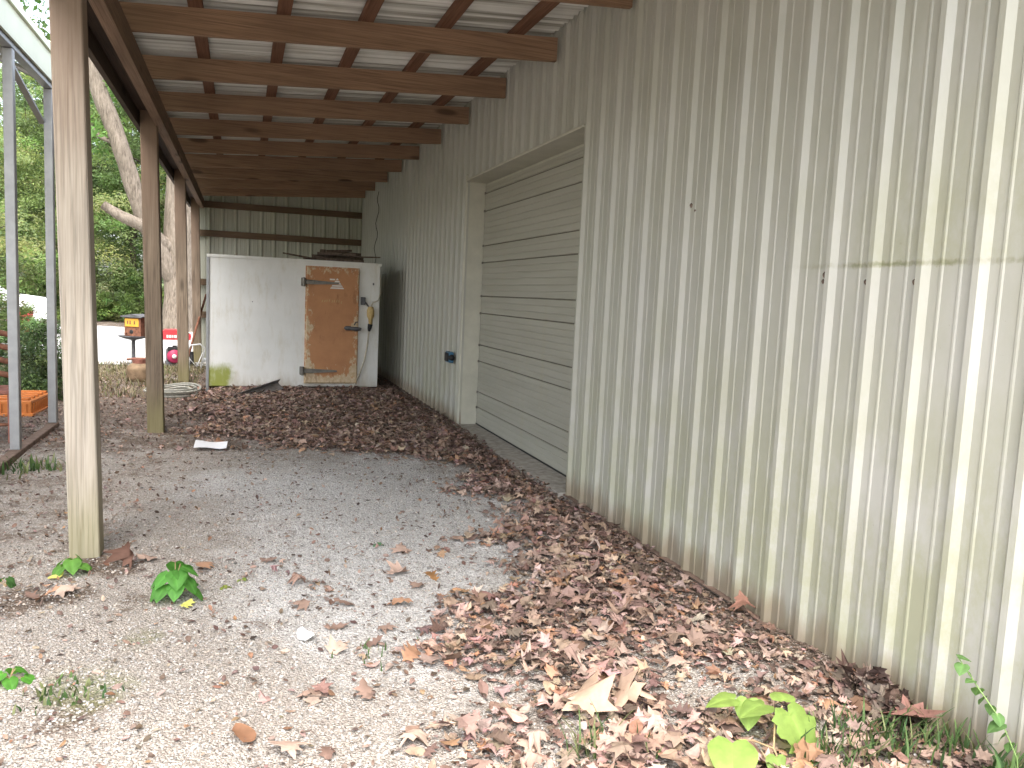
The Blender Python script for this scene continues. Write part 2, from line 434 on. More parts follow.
sc = bpy.context.scene
w = bpy.data.worlds.new('World'); sc.world = w; w.use_nodes = True
wn = w.node_tree; bg = wn.nodes['Background']
sky = wn.nodes.new('ShaderNodeTexSky'); sky.sky_type = 'NISHITA'; sky.sun_disc = False
SUN_EL, SUN_AZ = R(61), R(198)          # azimuth clockwise from +y
sky.sun_elevation = SUN_EL; sky.sun_rotation = SUN_AZ
sky.air_density = 1.0; sky.dust_density = 4.0; sky.ozone_density = 1.0
hs = wn.nodes.new('ShaderNodeHueSaturation'); hs.inputs['Saturation'].default_value = .5
wn.links.new(sky.outputs[0], hs.inputs['Color']); wn.links.new(hs.outputs[0], bg.inputs[0]); bg.inputs[1].default_value = .15
sl = bpy.data.lights.new('sun', 'SUN'); sl.energy = .9; sl.angle = R(65); sl.color = (1, .975, .94)
so = bpy.data.objects.new('sun', sl); C.objects.link(so)
sd = Vector((math.sin(SUN_AZ) * math.cos(SUN_EL), math.cos(SUN_AZ) * math.cos(SUN_EL), math.sin(SUN_EL)))
so.rotation_euler = (-sd).to_track_quat('-Z', 'Y').to_euler(); so.location = (0, -6, 9)
vs = sc.view_settings; vs.view_transform = 'Standard'; vs.look = 'None'; vs.exposure = 2.45; vs.gamma = 1
sc.cycles.use_denoising = True
sc.cycles.max_bounces = 10; sc.cycles.diffuse_bounces = 6

# ------------------------------------------------------------------ ground
WX = 2.223
def smooth(a, b, x):
    t = np.clip((x - a) / (b - a), 0, 1); return t * t * (3 - 2 * t)
def litter_density(x, y):
    """0..1 cover of dead leaves (world metres)"""
    edge = np.interp(y, [1.6, 2.3, 2.8, 3.3, 4.0, 4.6, 5.2, 6.0, 6.6, 7.2, 7.9, 9, 12],
                        [.62, .62, .75, 1.0, 1.35, 1.6, 1.62, 1.72, 1.55, .4, -.25, -.45, -.55])
    wob = .16 * np.sin(y * 5.1 + 1.3) + .10 * np.sin(y * 11.7 + x * 3)
    d = smooth(-.28, .30, x - edge - wob)
    patch = np.clip(np.sin(x * 6.1 + 1.1 * np.sin(y * 3.3)) * np.sin(y * 4.7 + 1.7 * np.sin(x * 2.9) + .6), 0, 1)
    d = np.maximum(d, .5 * smooth(.3, .8, patch) * smooth(0.0, .6, x) * smooth(4.6, 3.6, y))
    d = d * (1 - .45 * smooth(1.72, 1.98, x + .06 * np.sin(y * 9)) * smooth(4.2, 3.0, y))
    d = d * (1 - .8 * np.exp(-(((x - 1.55) / .22) ** 2 + ((y - 2.42) / .26) ** 2)))
    d = d * (1 - .55 * smooth(3.4, 2.2, y) * np.clip(np.sin(x * 7.3 + 2.2 * np.sin(y * 4.1)) * np.sin(y * 8.3 + x * 2 + .5), 0, 1))
    d = np.maximum(d, .06 * smooth(6.0, 8.5, y))
    return np.clip(d, 0, 1)
def height(x, y):
    h = .015 * np.sin(x * 1.9 + .6) * np.sin(y * 1.3 + .4) + .008 * np.sin(x * 5.3) * np.sin(y * 4.1)
    h = h * smooth(60, 20, np.hypot(x, y))
    lit = litter_density(x, y) * smooth(2.3, 2.0, x)
    h = h + .022 * lit
    h = h + .05 * smooth(1.5, 2.15, x) * smooth(2.6, 2.2, x) * smooth(3.2, 2.2, y)
    h = h + .06 * np.exp(-(((x + 1.2) / .8) ** 2 + ((y - 12.6) / 1.1) ** 2))
    h = h - .02 * smooth(14, 16, y) * smooth(30, 28, y)
    h = h + .35 * smooth(28.5, 33, y) + .1 * smooth(33, 60, y) * 6
    return h
def axis(fine0, fine1, step, lo, hi):
    f = np.arange(fine0, fine1 + 1e-6, step); a = [fine0]; d = step
    while a[-1] > lo: d *= 1.35; a.append(a[-1] - d)
    b = [f[-1]]; d = step
    while b[-1] < hi: d *= 1.35; b.append(b[-1] + d)
    return np.array(a[:0:-1] + list(f) + b[1:])
gx = axis(-2.6, 2.4, .04, -260, 260); gy = axis(1.0, 13.0, .04, -120, 330)
X, Y = np.meshgrid(gx, gy)
Z = height(X, Y)
V = np.c_[X.ravel(), Y.ravel(), Z.ravel()]
nx, ny = len(gx), len(gy)
I = np.arange(nx * ny).reshape(ny, nx)
F = np.stack([I[:-1, :-1], I[:-1, 1:], I[1:, 1:], I[1:, :-1]], -1).reshape(-1, 4)
gm = big_mesh('ground', V, F, M['ground'], smooth=True)
xv, yv = V[:, 0], V[:, 1]
soil = np.maximum(litter_density(xv, yv) * .55, 0)
soil = np.maximum(soil, .62 * smooth(5.8, 7.6, yv) * smooth(.75, .1, xv))
soil = np.maximum(soil, .75 * smooth(7.2, 9.0, yv))
soil = np.maximum(soil, .46 * smooth(-.0, -.8, xv) * smooth(3.2, 5.0, yv))
soil = np.maximum(soil, .85 * smooth(1.65, 2.1, xv))
soil = np.maximum(soil, .28 * smooth(.5, -.4, xv))
for (px, py, pr, ps) in ((-.90, 3.85, .22, .95), (-.70, 3.87, .16, .85), (-.55, 4.2, .16, .95), (-.45, 3.76, .2, .5), (.35, 4.6, .5, .42), (-.7, 4.35, .2, .9), (-.55, 2.8, .25, .6), (-.1, 5.4, .5, .45), (.2, 6.3, .4, .4)):
    soil = np.maximum(soil, ps * np.exp(-(((xv - px) ** 2 + ((yv - py) * .9) ** 2) / pr ** 2)))
moss = np.zeros(len(V))
for (px, py, pr, ps) in ((-.50, 2.95, .26, .85), (-.35, 3.35, .22, .6), (.55, 3.35, .2, .5), (1.7, 2.3, .25, .7), (-.65, 3.6, .15, .3), (1.1, 2.1, .25, .6), (.25, 3.9, .3, .35)):
    moss = np.maximum(moss, ps * np.exp(-(((xv - px) ** 2 + (yv - py) ** 2) / pr ** 2)))
woodm = np.maximum(smooth(27.6, 29, yv), np.maximum(smooth(-2.6, -4.5, xv) * smooth(13.5, 11, yv) * smooth(7, 9, yv) * .6, smooth(40, 60, np.abs(xv))))
woodm = np.maximum(woodm, smooth(-8, -20, yv))
clean_lit = smooth(1.75, .35, np.hypot((xv - .9 + .25 * np.sin(yv * 2.3)) / 1.0, (yv - 5.0 + .3 * np.sin(xv * 3.1)) / 1.7))
for nm, arr in (('soil', soil), ('moss', moss), ('wood', woodm), ('clean_lit', clean_lit)):
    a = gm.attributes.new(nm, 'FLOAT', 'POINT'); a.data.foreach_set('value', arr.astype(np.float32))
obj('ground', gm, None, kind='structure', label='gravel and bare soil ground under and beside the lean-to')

# pale drive beyond, a wandering-edged sheet lying a little above the ground
rb = np.linspace(-40, 14, 120)
y0 = 14.9 + .35 * np.sin(rb * 1.3) + .2 * np.sin(rb * 3.7 + 1) + .02 * (rb + 2) ** 2 * (rb < -6) * .2
y1 = 28.1 + .25 * np.sin(rb * .9 + 2) + .12 * np.sin(rb * 2.9)
rows = 24
RV = []; 
for t in np.linspace(0, 1, rows):
    yy = y0 + (y1 - y0) * t
    RV.append(np.c_[rb, yy, height(rb, yy) + .02 + .012 * np.sin(PI * t)])
RV = np.concatenate(RV); I = np.arange(rows * 120).reshape(rows, 120)
RF = np.stack([I[:-1, :-1], I[:-1, 1:], I[1:, 1:], I[1:, :-1]], -1).reshape(-1, 4)
obj('gravel_drive', big_mesh('gravel_drive', RV, RF, M['road'], smooth=True), None, kind='structure', label='wide pale gravel drive beyond the lean-to')

# ------------------------------------------------------------------ metal building
RIB = .2286; RIB0 = 5.166
def rib_profile(u0, u1, phase, pitch=RIB, k=1.0):
    """(u, out) points of an agricultural panel: one tall rib, two low ones per pitch"""
    pts = {}
    i0 = int(math.floor((u0 - phase) / pitch)) - 1; i1 = int(math.ceil((u1 - phase) / pitch)) + 1
    out = []
    for i in range(i0, i1 + 1):
        c = phase + i * pitch
        for du, h in ((-.032, 0), (-.012, .0225), (.012, .0225), (.032, 0),
                      (pitch / 3 - .009, 0), (pitch / 3 - .004, .0038), (pitch / 3 + .004, .0038), (pitch / 3 + .009, 0),
                      (2 * pitch / 3 - .009, 0), (2 * pitch / 3 - .004, .0038), (2 * pitch / 3 + .004, .0038), (2 * pitch / 3 + .009, 0)):
            out.append((c + du, h * k))
    out = [p for p in out if u0 < p[0] < u1]
    return [(u0, 0.0)] + out + [(u1, 0.0)]
def panel(mb, u0, u1, v0, v1, phase, fn, thick=.02, nv=1, mi=0, k=1.0, pitch=RIB):
    """fn(u,v,out)->xyz ; closed sheet with a flat back"""
    pr = rib_profile(u0, u1, phase, pitch, k); n = len(pr)
    vs_ = np.linspace(v0, v1, nv + 1)
    verts = [fn(u, v, h) for v in vs_ for u, h in pr]
    faces = [(j * n + i, j * n + i + 1, (j + 1) * n + i + 1, (j + 1) * n + i) for j in range(nv) for i in range(n - 1)]
    mb.add(verts, faces, mi)
    b = [fn(u0, v0, -thick), fn(u1, v0, -thick), fn(u1, v1, -thick), fn(u0, v1, -thick)]
    mb.add(b, [(0, 3, 2, 1)], mi)
    bot = [fn(u, v0, h) for u, h in pr] + [b[1], b[0]]; mb.add(bot, [tuple(range(len(bot)))], mi)
    top = [fn(u, v1, h) for u, h in pr] + [b[2], b[3]]; mb.add(top, [tuple(range(len(top)))], mi)
    for s_i, bb in ((0, (b[0], b[3])), (-1, (b[1], b[2]))):
        mb.add([fn(pr[s_i][0], v0, pr[s_i][1]), fn(pr[s_i][0], v1, pr[s_i][1]), bb[1], bb[0]], [(0, 1, 2, 3)], mi)
    return mb
DY0, DY1, DZ = 5.205, 8.25, 2.61
bld = thing('metal_building', 'cream ribbed metal building with a roll door along the right of the lean-to', 'building', (WX, 0, 0))
wf = lambda u, v, h: (WX - h, u, v)
BY0, BY1, EAVE = -3.0, 16.12, 4.0
obj('wall_panel', panel(MB(), BY0, DY0, .035, EAVE, RIB0 + .006, wf), M['siding'], bld, world=True)
obj('wall_panel', panel(MB(), DY1, BY1, .035, EAVE, RIB0 + .006, wf), M['siding'], bld, world=True)
obj('wall_panel', panel(MB(), DY0, DY1, DZ, EAVE, RIB0 + .006, wf), M['siding'], bld, world=True)
core = MB()
core.box(WX + .50, WX + 9, BY0 + .02, BY1 - .02, 0, EAVE - .01)
core.box(WX + .022, WX + .497, BY0 + .02, DY0 - .06, 0, EAVE - .02)
core.box(WX + .022, WX + .497, DY1 + .06, BY1 - .02, 0, EAVE - .02)
core.box(WX + .022, WX + .497, DY0 - .057, DY1 + .057, DZ + .06, EAVE - .02)
obj('wall_core', core, M['siding'], bld, world=True)
rf = MB(); rf.prism([(WX - .12, EAVE + .003), (WX + 4.5, EAVE + 1.1), (WX + 9.2, EAVE + .003), (WX + 9.2, EAVE + .08), (WX + 4.5, EAVE + 1.2), (WX - .12, EAVE + .08)], lambda u, v, d: (u, d, v), BY0 - .15, BY1 + .15)
obj('roof', rf, M['trim'], bld, world=True)
# foundation strip and bottom angle along the foot of the siding
for a_, b_ in ((BY0, DY0), (DY1, BY1)): obj('foundation', MB().box(WX - .012, WX + .02, a_, b_, -.08, .028), M['concrete'], bld, world=True)
for a_, b_ in ((BY0, DY0 - .003), (DY1 + .003, BY1)): obj('base_trim', MB().box(WX - .034, WX + .001, a_, b_, .0285, .0345), M['railwood'], bld, world=True)
# door surround: jamb on each side, head above, all 190 mm deep
RD = .19
jm = MB(); jm.box(WX - .014, WX + RD + .05, DY1 + .002, DY1 + .055, .02, DZ + .055, bev=.012); 
obj('door_jamb', jm, M['trim'], bld, world=True)
jm = MB(); jm.box(WX - .006, WX + RD + .05, DY0 - .055, DY0 - .003, .02, DZ + .055, bev=.008)
obj('door_jamb', jm, M['trim'], bld, world=True)
hd = MB(); hd.box(WX - .029, WX + RD + .05, DY0, DY1, DZ - .022, DZ - .002, bev=.004); hd.box(WX + RD + .012, WX + RD + .04, DY0 + .02, DY1 - .02, DZ - .08, DZ - .024)
obj('door_head', hd, M['trim'], bld, world=True)
# door leaf: horizontal profile with seams and fine pinstripes
seams = [2.484, 2.30, 1.941, 1.764, 1.415, 1.234, .897, .723, .393, .228]
prof = [(.055, 0.0)]
allz = []
for z in seams: allz.append((z, .010, .0085))
bands = [.055] + sorted(seams) + [2.56]
for i in range(len(bands) - 1):
    a, b = bands[i], bands[i + 1]; wide = (b - a) > .26
    n = 5 if wide else 2
    for k in range(1, n + 1):
        allz.append((a + (b - a) * k / (n + 1), .0035, .006))
allz.sort()
for z, dp, hw in allz: prof += [(z - hw, 0), (z - hw * .35, dp), (z + hw * .35, dp), (z + hw, 0)]
prof.append((2.56, 0.0))
dl = MB(); X0 = WX + RD
vv = []; n = len(prof)
for yy in (DY0 + .004, DY1 - .004): vv += [(X0 + d, yy, z) for z, d in prof]
fc = []; 
dl.add(vv, [])
deep = {round(z, 4) for z in seams}
for i in range(n - 1):
    dark = prof[i][1] > .009 and prof[i + 1][1] > .009
    dl.f.append((i, n + i, n + i + 1, i + 1)); dl.m.append(1 if dark else 0); dl.sm.append(False)
dl.box(X0 + .02, X0 + .045, DY0 + .004, DY1 - .004, .055, 2.56)
gd = obj('garage_door', dl, [M['door'], M['groove']], bld, world=True)
bs = MB(); bs.box(X0 - .004, X0 + .03, DY0 + .004, DY1 - .004, .042, .056)
o = obj('bottom_seal', bs, M['dark'], gd, world=True)
for z in seams: obj('track_bracket', MB().box(X0 - .012, X0 - .001, DY1 - .035, DY1 - .008, z - .012, z + .012), M['steel'], gd, world=True)
th = MB(); th.box(WX - .07, WX + .496, DY0 - .002, DY1 + .002, -.1, .041, bev=.008)
obj('threshold', th, M['concrete'], bld, world=True)
# mud-dauber nests stuck on the siding
nest = None
for (yy, z, r) in ((2.69, 1.556, .013), (2.465, 1.527, .009), (2.232, 1.526, .010), (3.76, 1.93, .011), (2.70, 1.53, .009), (3.72, 1.90, .007)):
    mb = MB(); mb.lathe([(r, -.002), (r * .95, r * .4), (r * .55, r * .85), (0, r)], 9, (0, 0, 0))
    for j in range(len(mb.v)):
        a, b, c2 = mb.v[j]; mb.v[j] = (-c2, a * (.8 + .2 * math.sin(3 * b / r)), b * (1.0 + .25 * math.sin(4 * a / r)))
    tag(obj('mud_nest', mb, M['stick'], loc=(WX, yy, z)), 'small brown mud wasp nest stuck on the ribbed siding', 'wasp nest', 'mud wasp nests on the siding')
# outlet on the siding beside the door
ob = MB(); ob.box(WX - .075, WX - .0275, 8.47, 8.66, .675, .795, bev=.008)
oo = obj('outlet_box', ob, M['bluebox'], bld, world=True, label='small blue weatherproof outlet box left of the roll door')
ol = MB(); ol.lathe([(.0, .021), (.034, .02), (.036, .0), (.03, -.002)], 14, (WX - .05, 8.49, .735), axis='y'); ol.box(WX - .090, WX - .0765, 8.50, 8.64, .69, .78, bev=.004)
obj('outlet_cover', ol, M['dark'], oo, world=True)
cd = MB(); cd.tube([(WX - .032, 13.9 + .14 * math.sin(k * 1.3) + .02 * k, 3.1 - .085 * k) for k in range(16)], .005, 6)
obj('loose_wire', cd, M['dark'], bld, world=True)

# ------------------------------------------------------------------ lean-to
YR0, YR1 = 1.2, 16.02
SL = .0674
rz = lambda x: 3.161 + SL * (x - 2.2)
lt = thing('lean_to_roof', 'open wooden lean-to of brown rafters on weathered posts beside the metal building', 'lean-to', (-.73, 4.55, 0))
for (yb, dx, zb) in ((4.49, -.062, -.1), (8.07, -.06, -.1), (11.9, -.06, -.1), (15.55, -.055, -.1)):
    mb = MB()
    x0, x1 = -.808, -.668; hw = .07; zt = 2.93
    b = .006
    ring = [(-hw + b, -hw), (hw - b, -hw), (hw, -hw + b), (hw, hw - b), (hw - b, hw), (-hw + b, hw), (-hw, hw - b), (-hw, -hw + b)]
    v = [(-.738 + a, yb + c, zb) for a, c in ring] + [(-.738 + dx + a, yb + c, zt) for a, c in ring]
    # local: post base at its own place so that the grain differs
    mb.add([(a + .738, c - yb, d) for a, c, d in v], [tuple(range(8))[::-1], tuple(range(8, 16))] + [(i, (i + 1) % 8, 8 + (i + 1) % 8, 8 + i) for i in range(8)])
    obj('post', mb, M['post'] if yb < 6 else M['post_shaded'], lt, loc=Vector((-.738, yb, 0)) - lt.location)
obj('beam', MB().box(-.700, -.662, YR0 + .05, 15.98, 2.785, 2.951).box(-.7395, -.7015, YR0 + .05, 15.98, 2.788, 2.949), M['beam'], lt, world=True)
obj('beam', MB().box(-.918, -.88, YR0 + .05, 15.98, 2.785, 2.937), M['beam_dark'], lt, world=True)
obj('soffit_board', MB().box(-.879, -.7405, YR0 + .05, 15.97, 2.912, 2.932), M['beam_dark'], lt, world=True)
raf0 = MB()
xa, xb = -.97, 2.19
hgt = .168
raf0.add([(xa, -.019, rz(xa)), (xb, -.019, rz(xb)), (xb, -.019, rz(xb) + hgt), (xa, -.019, rz(xa) + hgt),
          (xa, .019, rz(xa)), (xb, .019, rz(xb)), (xb, .019, rz(xb) + hgt), (xa, .019, rz(xa) + hgt)],
         [(0, 1, 2, 3), (7, 6, 5, 4), (0, 4, 5, 1), (3, 2, 6, 7), (0, 3, 7, 4), (1, 5, 6, 2)])
rmesh = raf0.mesh('rafter', M['rafter'])
for i in range(-2, 10):
    obj('rafter', rmesh, None, lt, loc=Vector((0, 4.556 + 1.2212 * i, 0)) - lt.location)
for xp in (-.84, -.295, .25, .795, 1.34, 1.885):
    zb = rz(xp) + hgt
    p = MB(); h = .045; y0_, y1_ = YR0 + .02, YR1 - .02; q0, q1 = xp - .044, xp + .044
    f0 = rz(q0) + hgt + .001; f1 = rz(q1) + hgt + .001
    p.add([(q0, y0_, f0), (q1, y0_, f1), (q1, y0_, f1 + h), (q0, y0_, f0 + h), (q0, y1_, f0), (q1, y1_, f1), (q1, y1_, f1 + h), (q0, y1_, f0 + h)],
          [(0, 1, 2, 3), (7, 6, 5, 4), (0, 4, 5, 1), (3, 2, 6, 7), (0, 3, 7, 4), (1, 5, 6, 2)])
    obj('purlin', p, M['purlin'], lt, world=True)
rs = MB()
zs = lambda x: rz(x) + hgt + .045 + .018
pr = [(u, .015 * math.sin(2 * PI * u / .0889)) for u in np.linspace(YR0, YR1, int((YR1 - YR0) / .0111))]
xr0, xr1 = -1.02, WX - .032
vb = []
for x in (xr0, xr1):
    vb += [(x, u, zs(x) + h) for u, h in pr]
n = len(pr)
rs.add(vb, [(i, n + i, n + i + 1, i + 1) for i in range(n - 1)])
rs.add([(a, b, c + .004) for a, b, c in vb], [(i + 1, n + i + 1, n + i, i) for i in range(n - 1)])
obj('roof_sheet', rs, M['roofsheet'], lt, world=True)
fw_ = MB(); fw_.prism([(WX - .028, zs(WX) + .03), (WX - .028, zs(WX) + .14), (WX - .034, zs(WX) + .14), (WX - .034, zs(WX) + .036), (WX - .22, zs(WX - .22) + .028), (WX - .22, zs(WX - .22) + .022)], lambda u, v, d: (u, d, v), YR0, YR1)
obj('flashing', fw_, M['trim'], lt, world=True)
bw = MB(); YB = 16.0
panel(bw, -.80, WX - .003, .04, 3.36, .12, lambda u, v, h: (u, YB - h * .0 + h * -.9, v), thick=.01)
obj('end_wall_panel', bw, M['endpanel'], lt, world=True)
for z in (2.86, 2.34, 1.45, .85):
    obj('girt', MB().box(-.78, WX - .024, YB - .075, YB - .0195, z - .058, z + .058), M['girt'], lt, world=True)

# ------------------------------------------------------------------ white walk-in cold box
CB = thing('cold_box', 'white insulated cold room box with a worn orange door under the far end', 'cold box', (-.415, 11.22, 0), R(2.0))
W_, D_, H_ = 2.25, 2.3, 1.79
body = obj('body', MB().box(0, W_, 0, D_, .075, H_, bev=.012), M['cooler'], CB)
obj('top_trim', MB().box(-.012, W_ + .012, -.012, D_ + .01, H_ - .028, H_ + .012, bev=.004), M['cooler'], CB)
obj('corner_trim', MB().box(-.016, .02, -.014, .03, -.03, H_ - .03, bev=.003), M['galv'], CB)
sk = MB()
for x in (.35, 1.1, 1.95): sk.box(x - .05, x + .05, .06, D_ - .02, -.03, .074)
obj('skid', sk, M['stick'], CB)
dx0, dx1, dz0, dz1 = 1.25, 1.945, .135, 1.70
dr = MB().box(0, dx1 - dx0, -.052, .03, 0, dz1 - dz0, bev=.008)
door = obj('door', dr, M['cdoor'], CB, loc=(dx0, -.005, dz0), label='worn orange brown door with pale scuffed edges')
obj('door_frame', MB().box(dx0 - .015, dx1 + .015, -.0065, .012, dz0 - .015, dz1 + .02, bev=.003), M['cdoor'], CB)
for z in (.165, 1.365):
    h = MB(); h.box(-.075, -.02, -.085, .004, z - .055, z + .055, bev=.006); h.box(-.018, .10, -.075, -.053, z - .03, z + .03, bev=.006)
    h.prism([(.10, -.028), (.42, -.012), (.42, .012), (.10, .028)], lambda u, v, d, z=z: (u, d, z + v), -.071, -.053)
    h.tube([(-.045, -.095, z - .06), (-.045, -.095, z + .06)], .014, 10)
    obj('hinge', h, M['steel'], door)
la = MB(); z = .76
la.box(.52, .60, -.085, -.053, z - .03, z + .03, bev=.008)
la.tube([(.50, -.10, z + .005), (.58, -.12, z), (.66, -.12, z - .005), (.73, -.105, z - .005)], [.014, .024, .03, .018], 10)
la.tube([(.64, -.075, z + .045), (.66, -.08, z + .085), (.69, -.08, z + .09)], .008, 6)
obj('latch_handle', la, M['iron'], door)
em = MB()                                                  # the white pyramid emblem: five stacked bars and a stub
cx, cz = .40, 1.29
for k in range(5):
    za = cz + k * .030; t0 = 1 - k / 5; t1 = 1 - (k + .72) / 5
    em.prism([(-.095 * t0, za), (.095 * t0, za), (.095 * t1, za + .0215), (-.095 * t1, za + .0215)], lambda u, v, d: (cx + u, d, v), -.0545, -.0525)
em.prism([(-.10, cz + .115), (-.03, cz + .115), (-.03, cz + .135), (-.10, cz + .135)], lambda u, v, d: (cx + u, d, v), -.0545, -.0525)
obj('emblem', em, M['whitemark'], door)
wr = MB()                                                  # faded illegible painted word below it
rr = random.Random(3)
for k in range(9):
    x = .20 + k * .032 + rr.uniform(-.004, .004); z = 1.10 + rr.uniform(-.012, .012)
    wr.prism([(0, 0), (.010, .002), (.016, .028 + rr.uniform(0, .02)), (.004, .03)], lambda u, v, d, x=x, z=z: (x + u, d, z + v), -.0540, -.0525)
obj('faded_lettering', wr, M['cordyel'], door)
kp = MB(); kp.box(1.985, 2.045, -.045, .001, 1.22, 1.33, bev=.008); kp.tube([(2.03, -.05, 1.27), (2.07, -.06, 1.22), (2.09, -.06, 1.20)], .011, 8)
obj('strike_keeper', kp, M['iron'], CB)
pl = MB(); pl.lathe([(.0, -.10), (.022, -.10), (.03, -.02), (.05, .02), (.052, .10), (.035, .15), (.0, .155)], 14, (2.115, -.06, 1.05))
cpl = obj('plug', pl, M['cordyel'], CB)
pl2 = MB(); pl2.tube([(2.115, -.06, .96), (2.105, -.06, .90), (2.10, -.058, .86)], [.034, .028, .016], 10)
obj('plug_sleeve', pl2, M['dark'], cpl, loc=(0, 0, 0))
co2 = MB(); co2.tube([(2.10, -.055, .88), (2.09, -.04, .70), (2.05, -.035, .45), (1.98, -.035, .25), (1.88, -.04, .03), (1.84, -.06, -.01)], .011, 8)
co2.tube([(2.115, -.06, 1.20), (2.15, -.05, 1.26), (2.22, -.03, 1.29), (2.262, .02, 1.40), (2.263, .10, 1.65)], .009, 8)
obj('power_cord', co2, M['cord'], CB)
obj('bolt_head', MB().box(2.145, 2.165, -.012, .004, 1.50, 1.53, bev=.003), M['iron'], CB)
obj('bolt_head', MB().box(.55, .562, -.004, .004, 1.20, 1.212, bev=.002), M['iron'], CB)
# boards and sticks thrown on top
def world_cb(x, y, z):
    a = CB.rotation_euler.z
    return (CB.location.x + x * math.cos(a) - y * math.sin(a), CB.location.y + x * math.sin(a) + y * math.cos(a), z)
T = H_ + .012
for i, (a, b, wd, ht) in enumerate((((1.30, .9, T + .03), (2.15, .75, T + .03), .16, .06), ((1.45, 1.2, T + .09), (2.2, 1.1, T + .085), .14, .06),
                     ((1.50, .95, T + .13), (2.05, .85, T + .135), .12, .04), ((1.55, 1.0, T + .175), (2.16, 1.15, T + .155), .07, .04),
                     ((1.62, .9, T + .17), (2.0, 1.0, T + .20), .05, .03))):
    mb = MB().beam(world_cb(*a), world_cb(*b), wd, ht)
    tag(obj('old_board', mb, M['stick']), 'short dark old board in the pile on the white cold box', 'board', 'old boards piled on the cold box')
mb = MB().tube([world_cb(1.0, .8, T + .10), world_cb(1.4, .75, T + .045), world_cb(1.7, .8, T + .07)], [.010, .013, .010], 6)
tag(obj('dead_branch', mb, M['stick']), 'thin bent stick poking left out of the board pile on the cold box', 'stick')
mb = MB().tube([world_cb(1.75, .7, T + .12), world_cb(2.1, .72, T + .105), world_cb(2.38, .7, T + .115)], [.012, .012, .009], 6)
tag(obj('dead_branch', mb, M['stick']), 'straight stick overhanging the right end of the cold box', 'stick')

# ------------------------------------------------------------------ carport on the left
CX = -1.66
cpt = thing('metal_carport', 'galvanised steel carport frame with a pale green roof edge at far left', 'carport', (CX, 8.5, 0))
for y in (1.6, 4.4, 7.10, 8.42):
    st = MB().box(CX - .035, CX + .035, y - .035, y + .035, .055, 3.08, bev=.006)
    obj('stud', st, M['galv'], cpt, world=True)
obj('base_rail', MB().box(CX - .038, CX + .042, 1.2, 8.47, -.03, .053, bev=.008), M['railwood'], cpt, world=True)
obj('top_rail', MB().box(CX - .036, CX + .036, 1.2, 8.47, 3.083, 3.15, bev=.005), M['galv'], cpt, world=True)
fs = MB(); fs.box(CX + .04, CX + .062, .9, 8.6, 3.125, 3.345); fs.box(CX + .04, CX + .085, .9, 8.6, 3.348, 3.40); fs.box(CX - .02, CX + .0385, .9, 8.6, 3.152, 3.16)
obj('eave_fascia', fs, M['carport_roof'], cpt, world=True)
rp = MB(); prr = rib_profile(.9, 8.6, 1.0, .23); n = len(prr); vb = []
for x, z in ((CX + .08, 3.405), (CX - 1.6, 3.90), (CX - 3.2, 3.405)): vb += [(x, u, z + h) for u, h in prr]
rp.add(vb, [(j * n + i, (j + 1) * n + i, (j + 1) * n + i + 1, j * n + i + 1) for j in range(2) for i in range(n - 1)])
obj('roof_sheet', rp, M['carport_roof'], cpt, world=True)
for y in (1.6, 4.4, 7.10, 8.42):
    bw_ = MB().tube([(CX, y, 3.15), (CX - 1.6, y, 3.81), (CX - 3.2, y, 3.15)], .03, 8, smooth=False)
    obj('roof_bow', bw_, M['galv'], cpt, world=True)
    obj('stud', MB().box(CX - 3.235, CX - 3.165, y - .035, y + .035, .055, 3.13, bev=.006), M['galv'], cpt, world=True)
obj('base_rail', MB().box(CX - 3.24, CX - 3.16, 1.2, 8.47, -.03, .053, bev=.008), M['railwood'], cpt, world=True)
obj('wind_brace', MB().beam((CX - .05, 8.42, 2.78), (CX - .05, 7.10, 3.09), .05, .02), M['galv'], cpt, world=True)

# ------------------------------------------------------------------ small things on the ground
# orange crate
cr = thing('plastic_crate', 'orange plastic crate upside down on the ground behind the steel stud', 'crate', (-2.17, 9.52, 0.0), R(-3))
cw, cl, ch = .38, .70, .175
bx = MB()
bx.box(-cw / 2, cw / 2, -cl / 2, cl / 2, .012, ch - .02, bev=.012)
for k in range(9):
    yy = -cl / 2 + .06 + k * (cl - .12) / 8
    bx.box(cw / 2 + .0005, cw / 2 + .012, yy - .008, yy + .008, .03, ch - .05); bx.box(-cw / 2 - .012, -cw / 2 - .0005, yy - .008, yy + .008, .03, ch - .05)
for k in range(6):
    xx = -cw / 2 + .05 + k * (cw - .1) / 5
    bx.box(xx - .008, xx + .008, -cl / 2 - .012, -cl / 2 - .0005, .03, ch - .05); bx.box(xx - .008, xx + .008, cl / 2 + .0005, cl / 2 + .012, .03, ch - .05)
obj('crate_shell', bx, M['orange'], cr)
obj('crate_rim', MB().box(-cw / 2 - .02, cw / 2 + .02, -cl / 2 - .02, cl / 2 + .02, -.01, .028, bev=.006), M['orange'], cr)
tp = MB()
for k in range(5): tp.box(-cw / 2 + .03, cw / 2 - .03, -cl / 2 + .05 + k * .145, -cl / 2 + .10 + k * .145, ch - .018, ch + .004, bev=.004)
obj('crate_bottom', tp, M['orange'], cr)
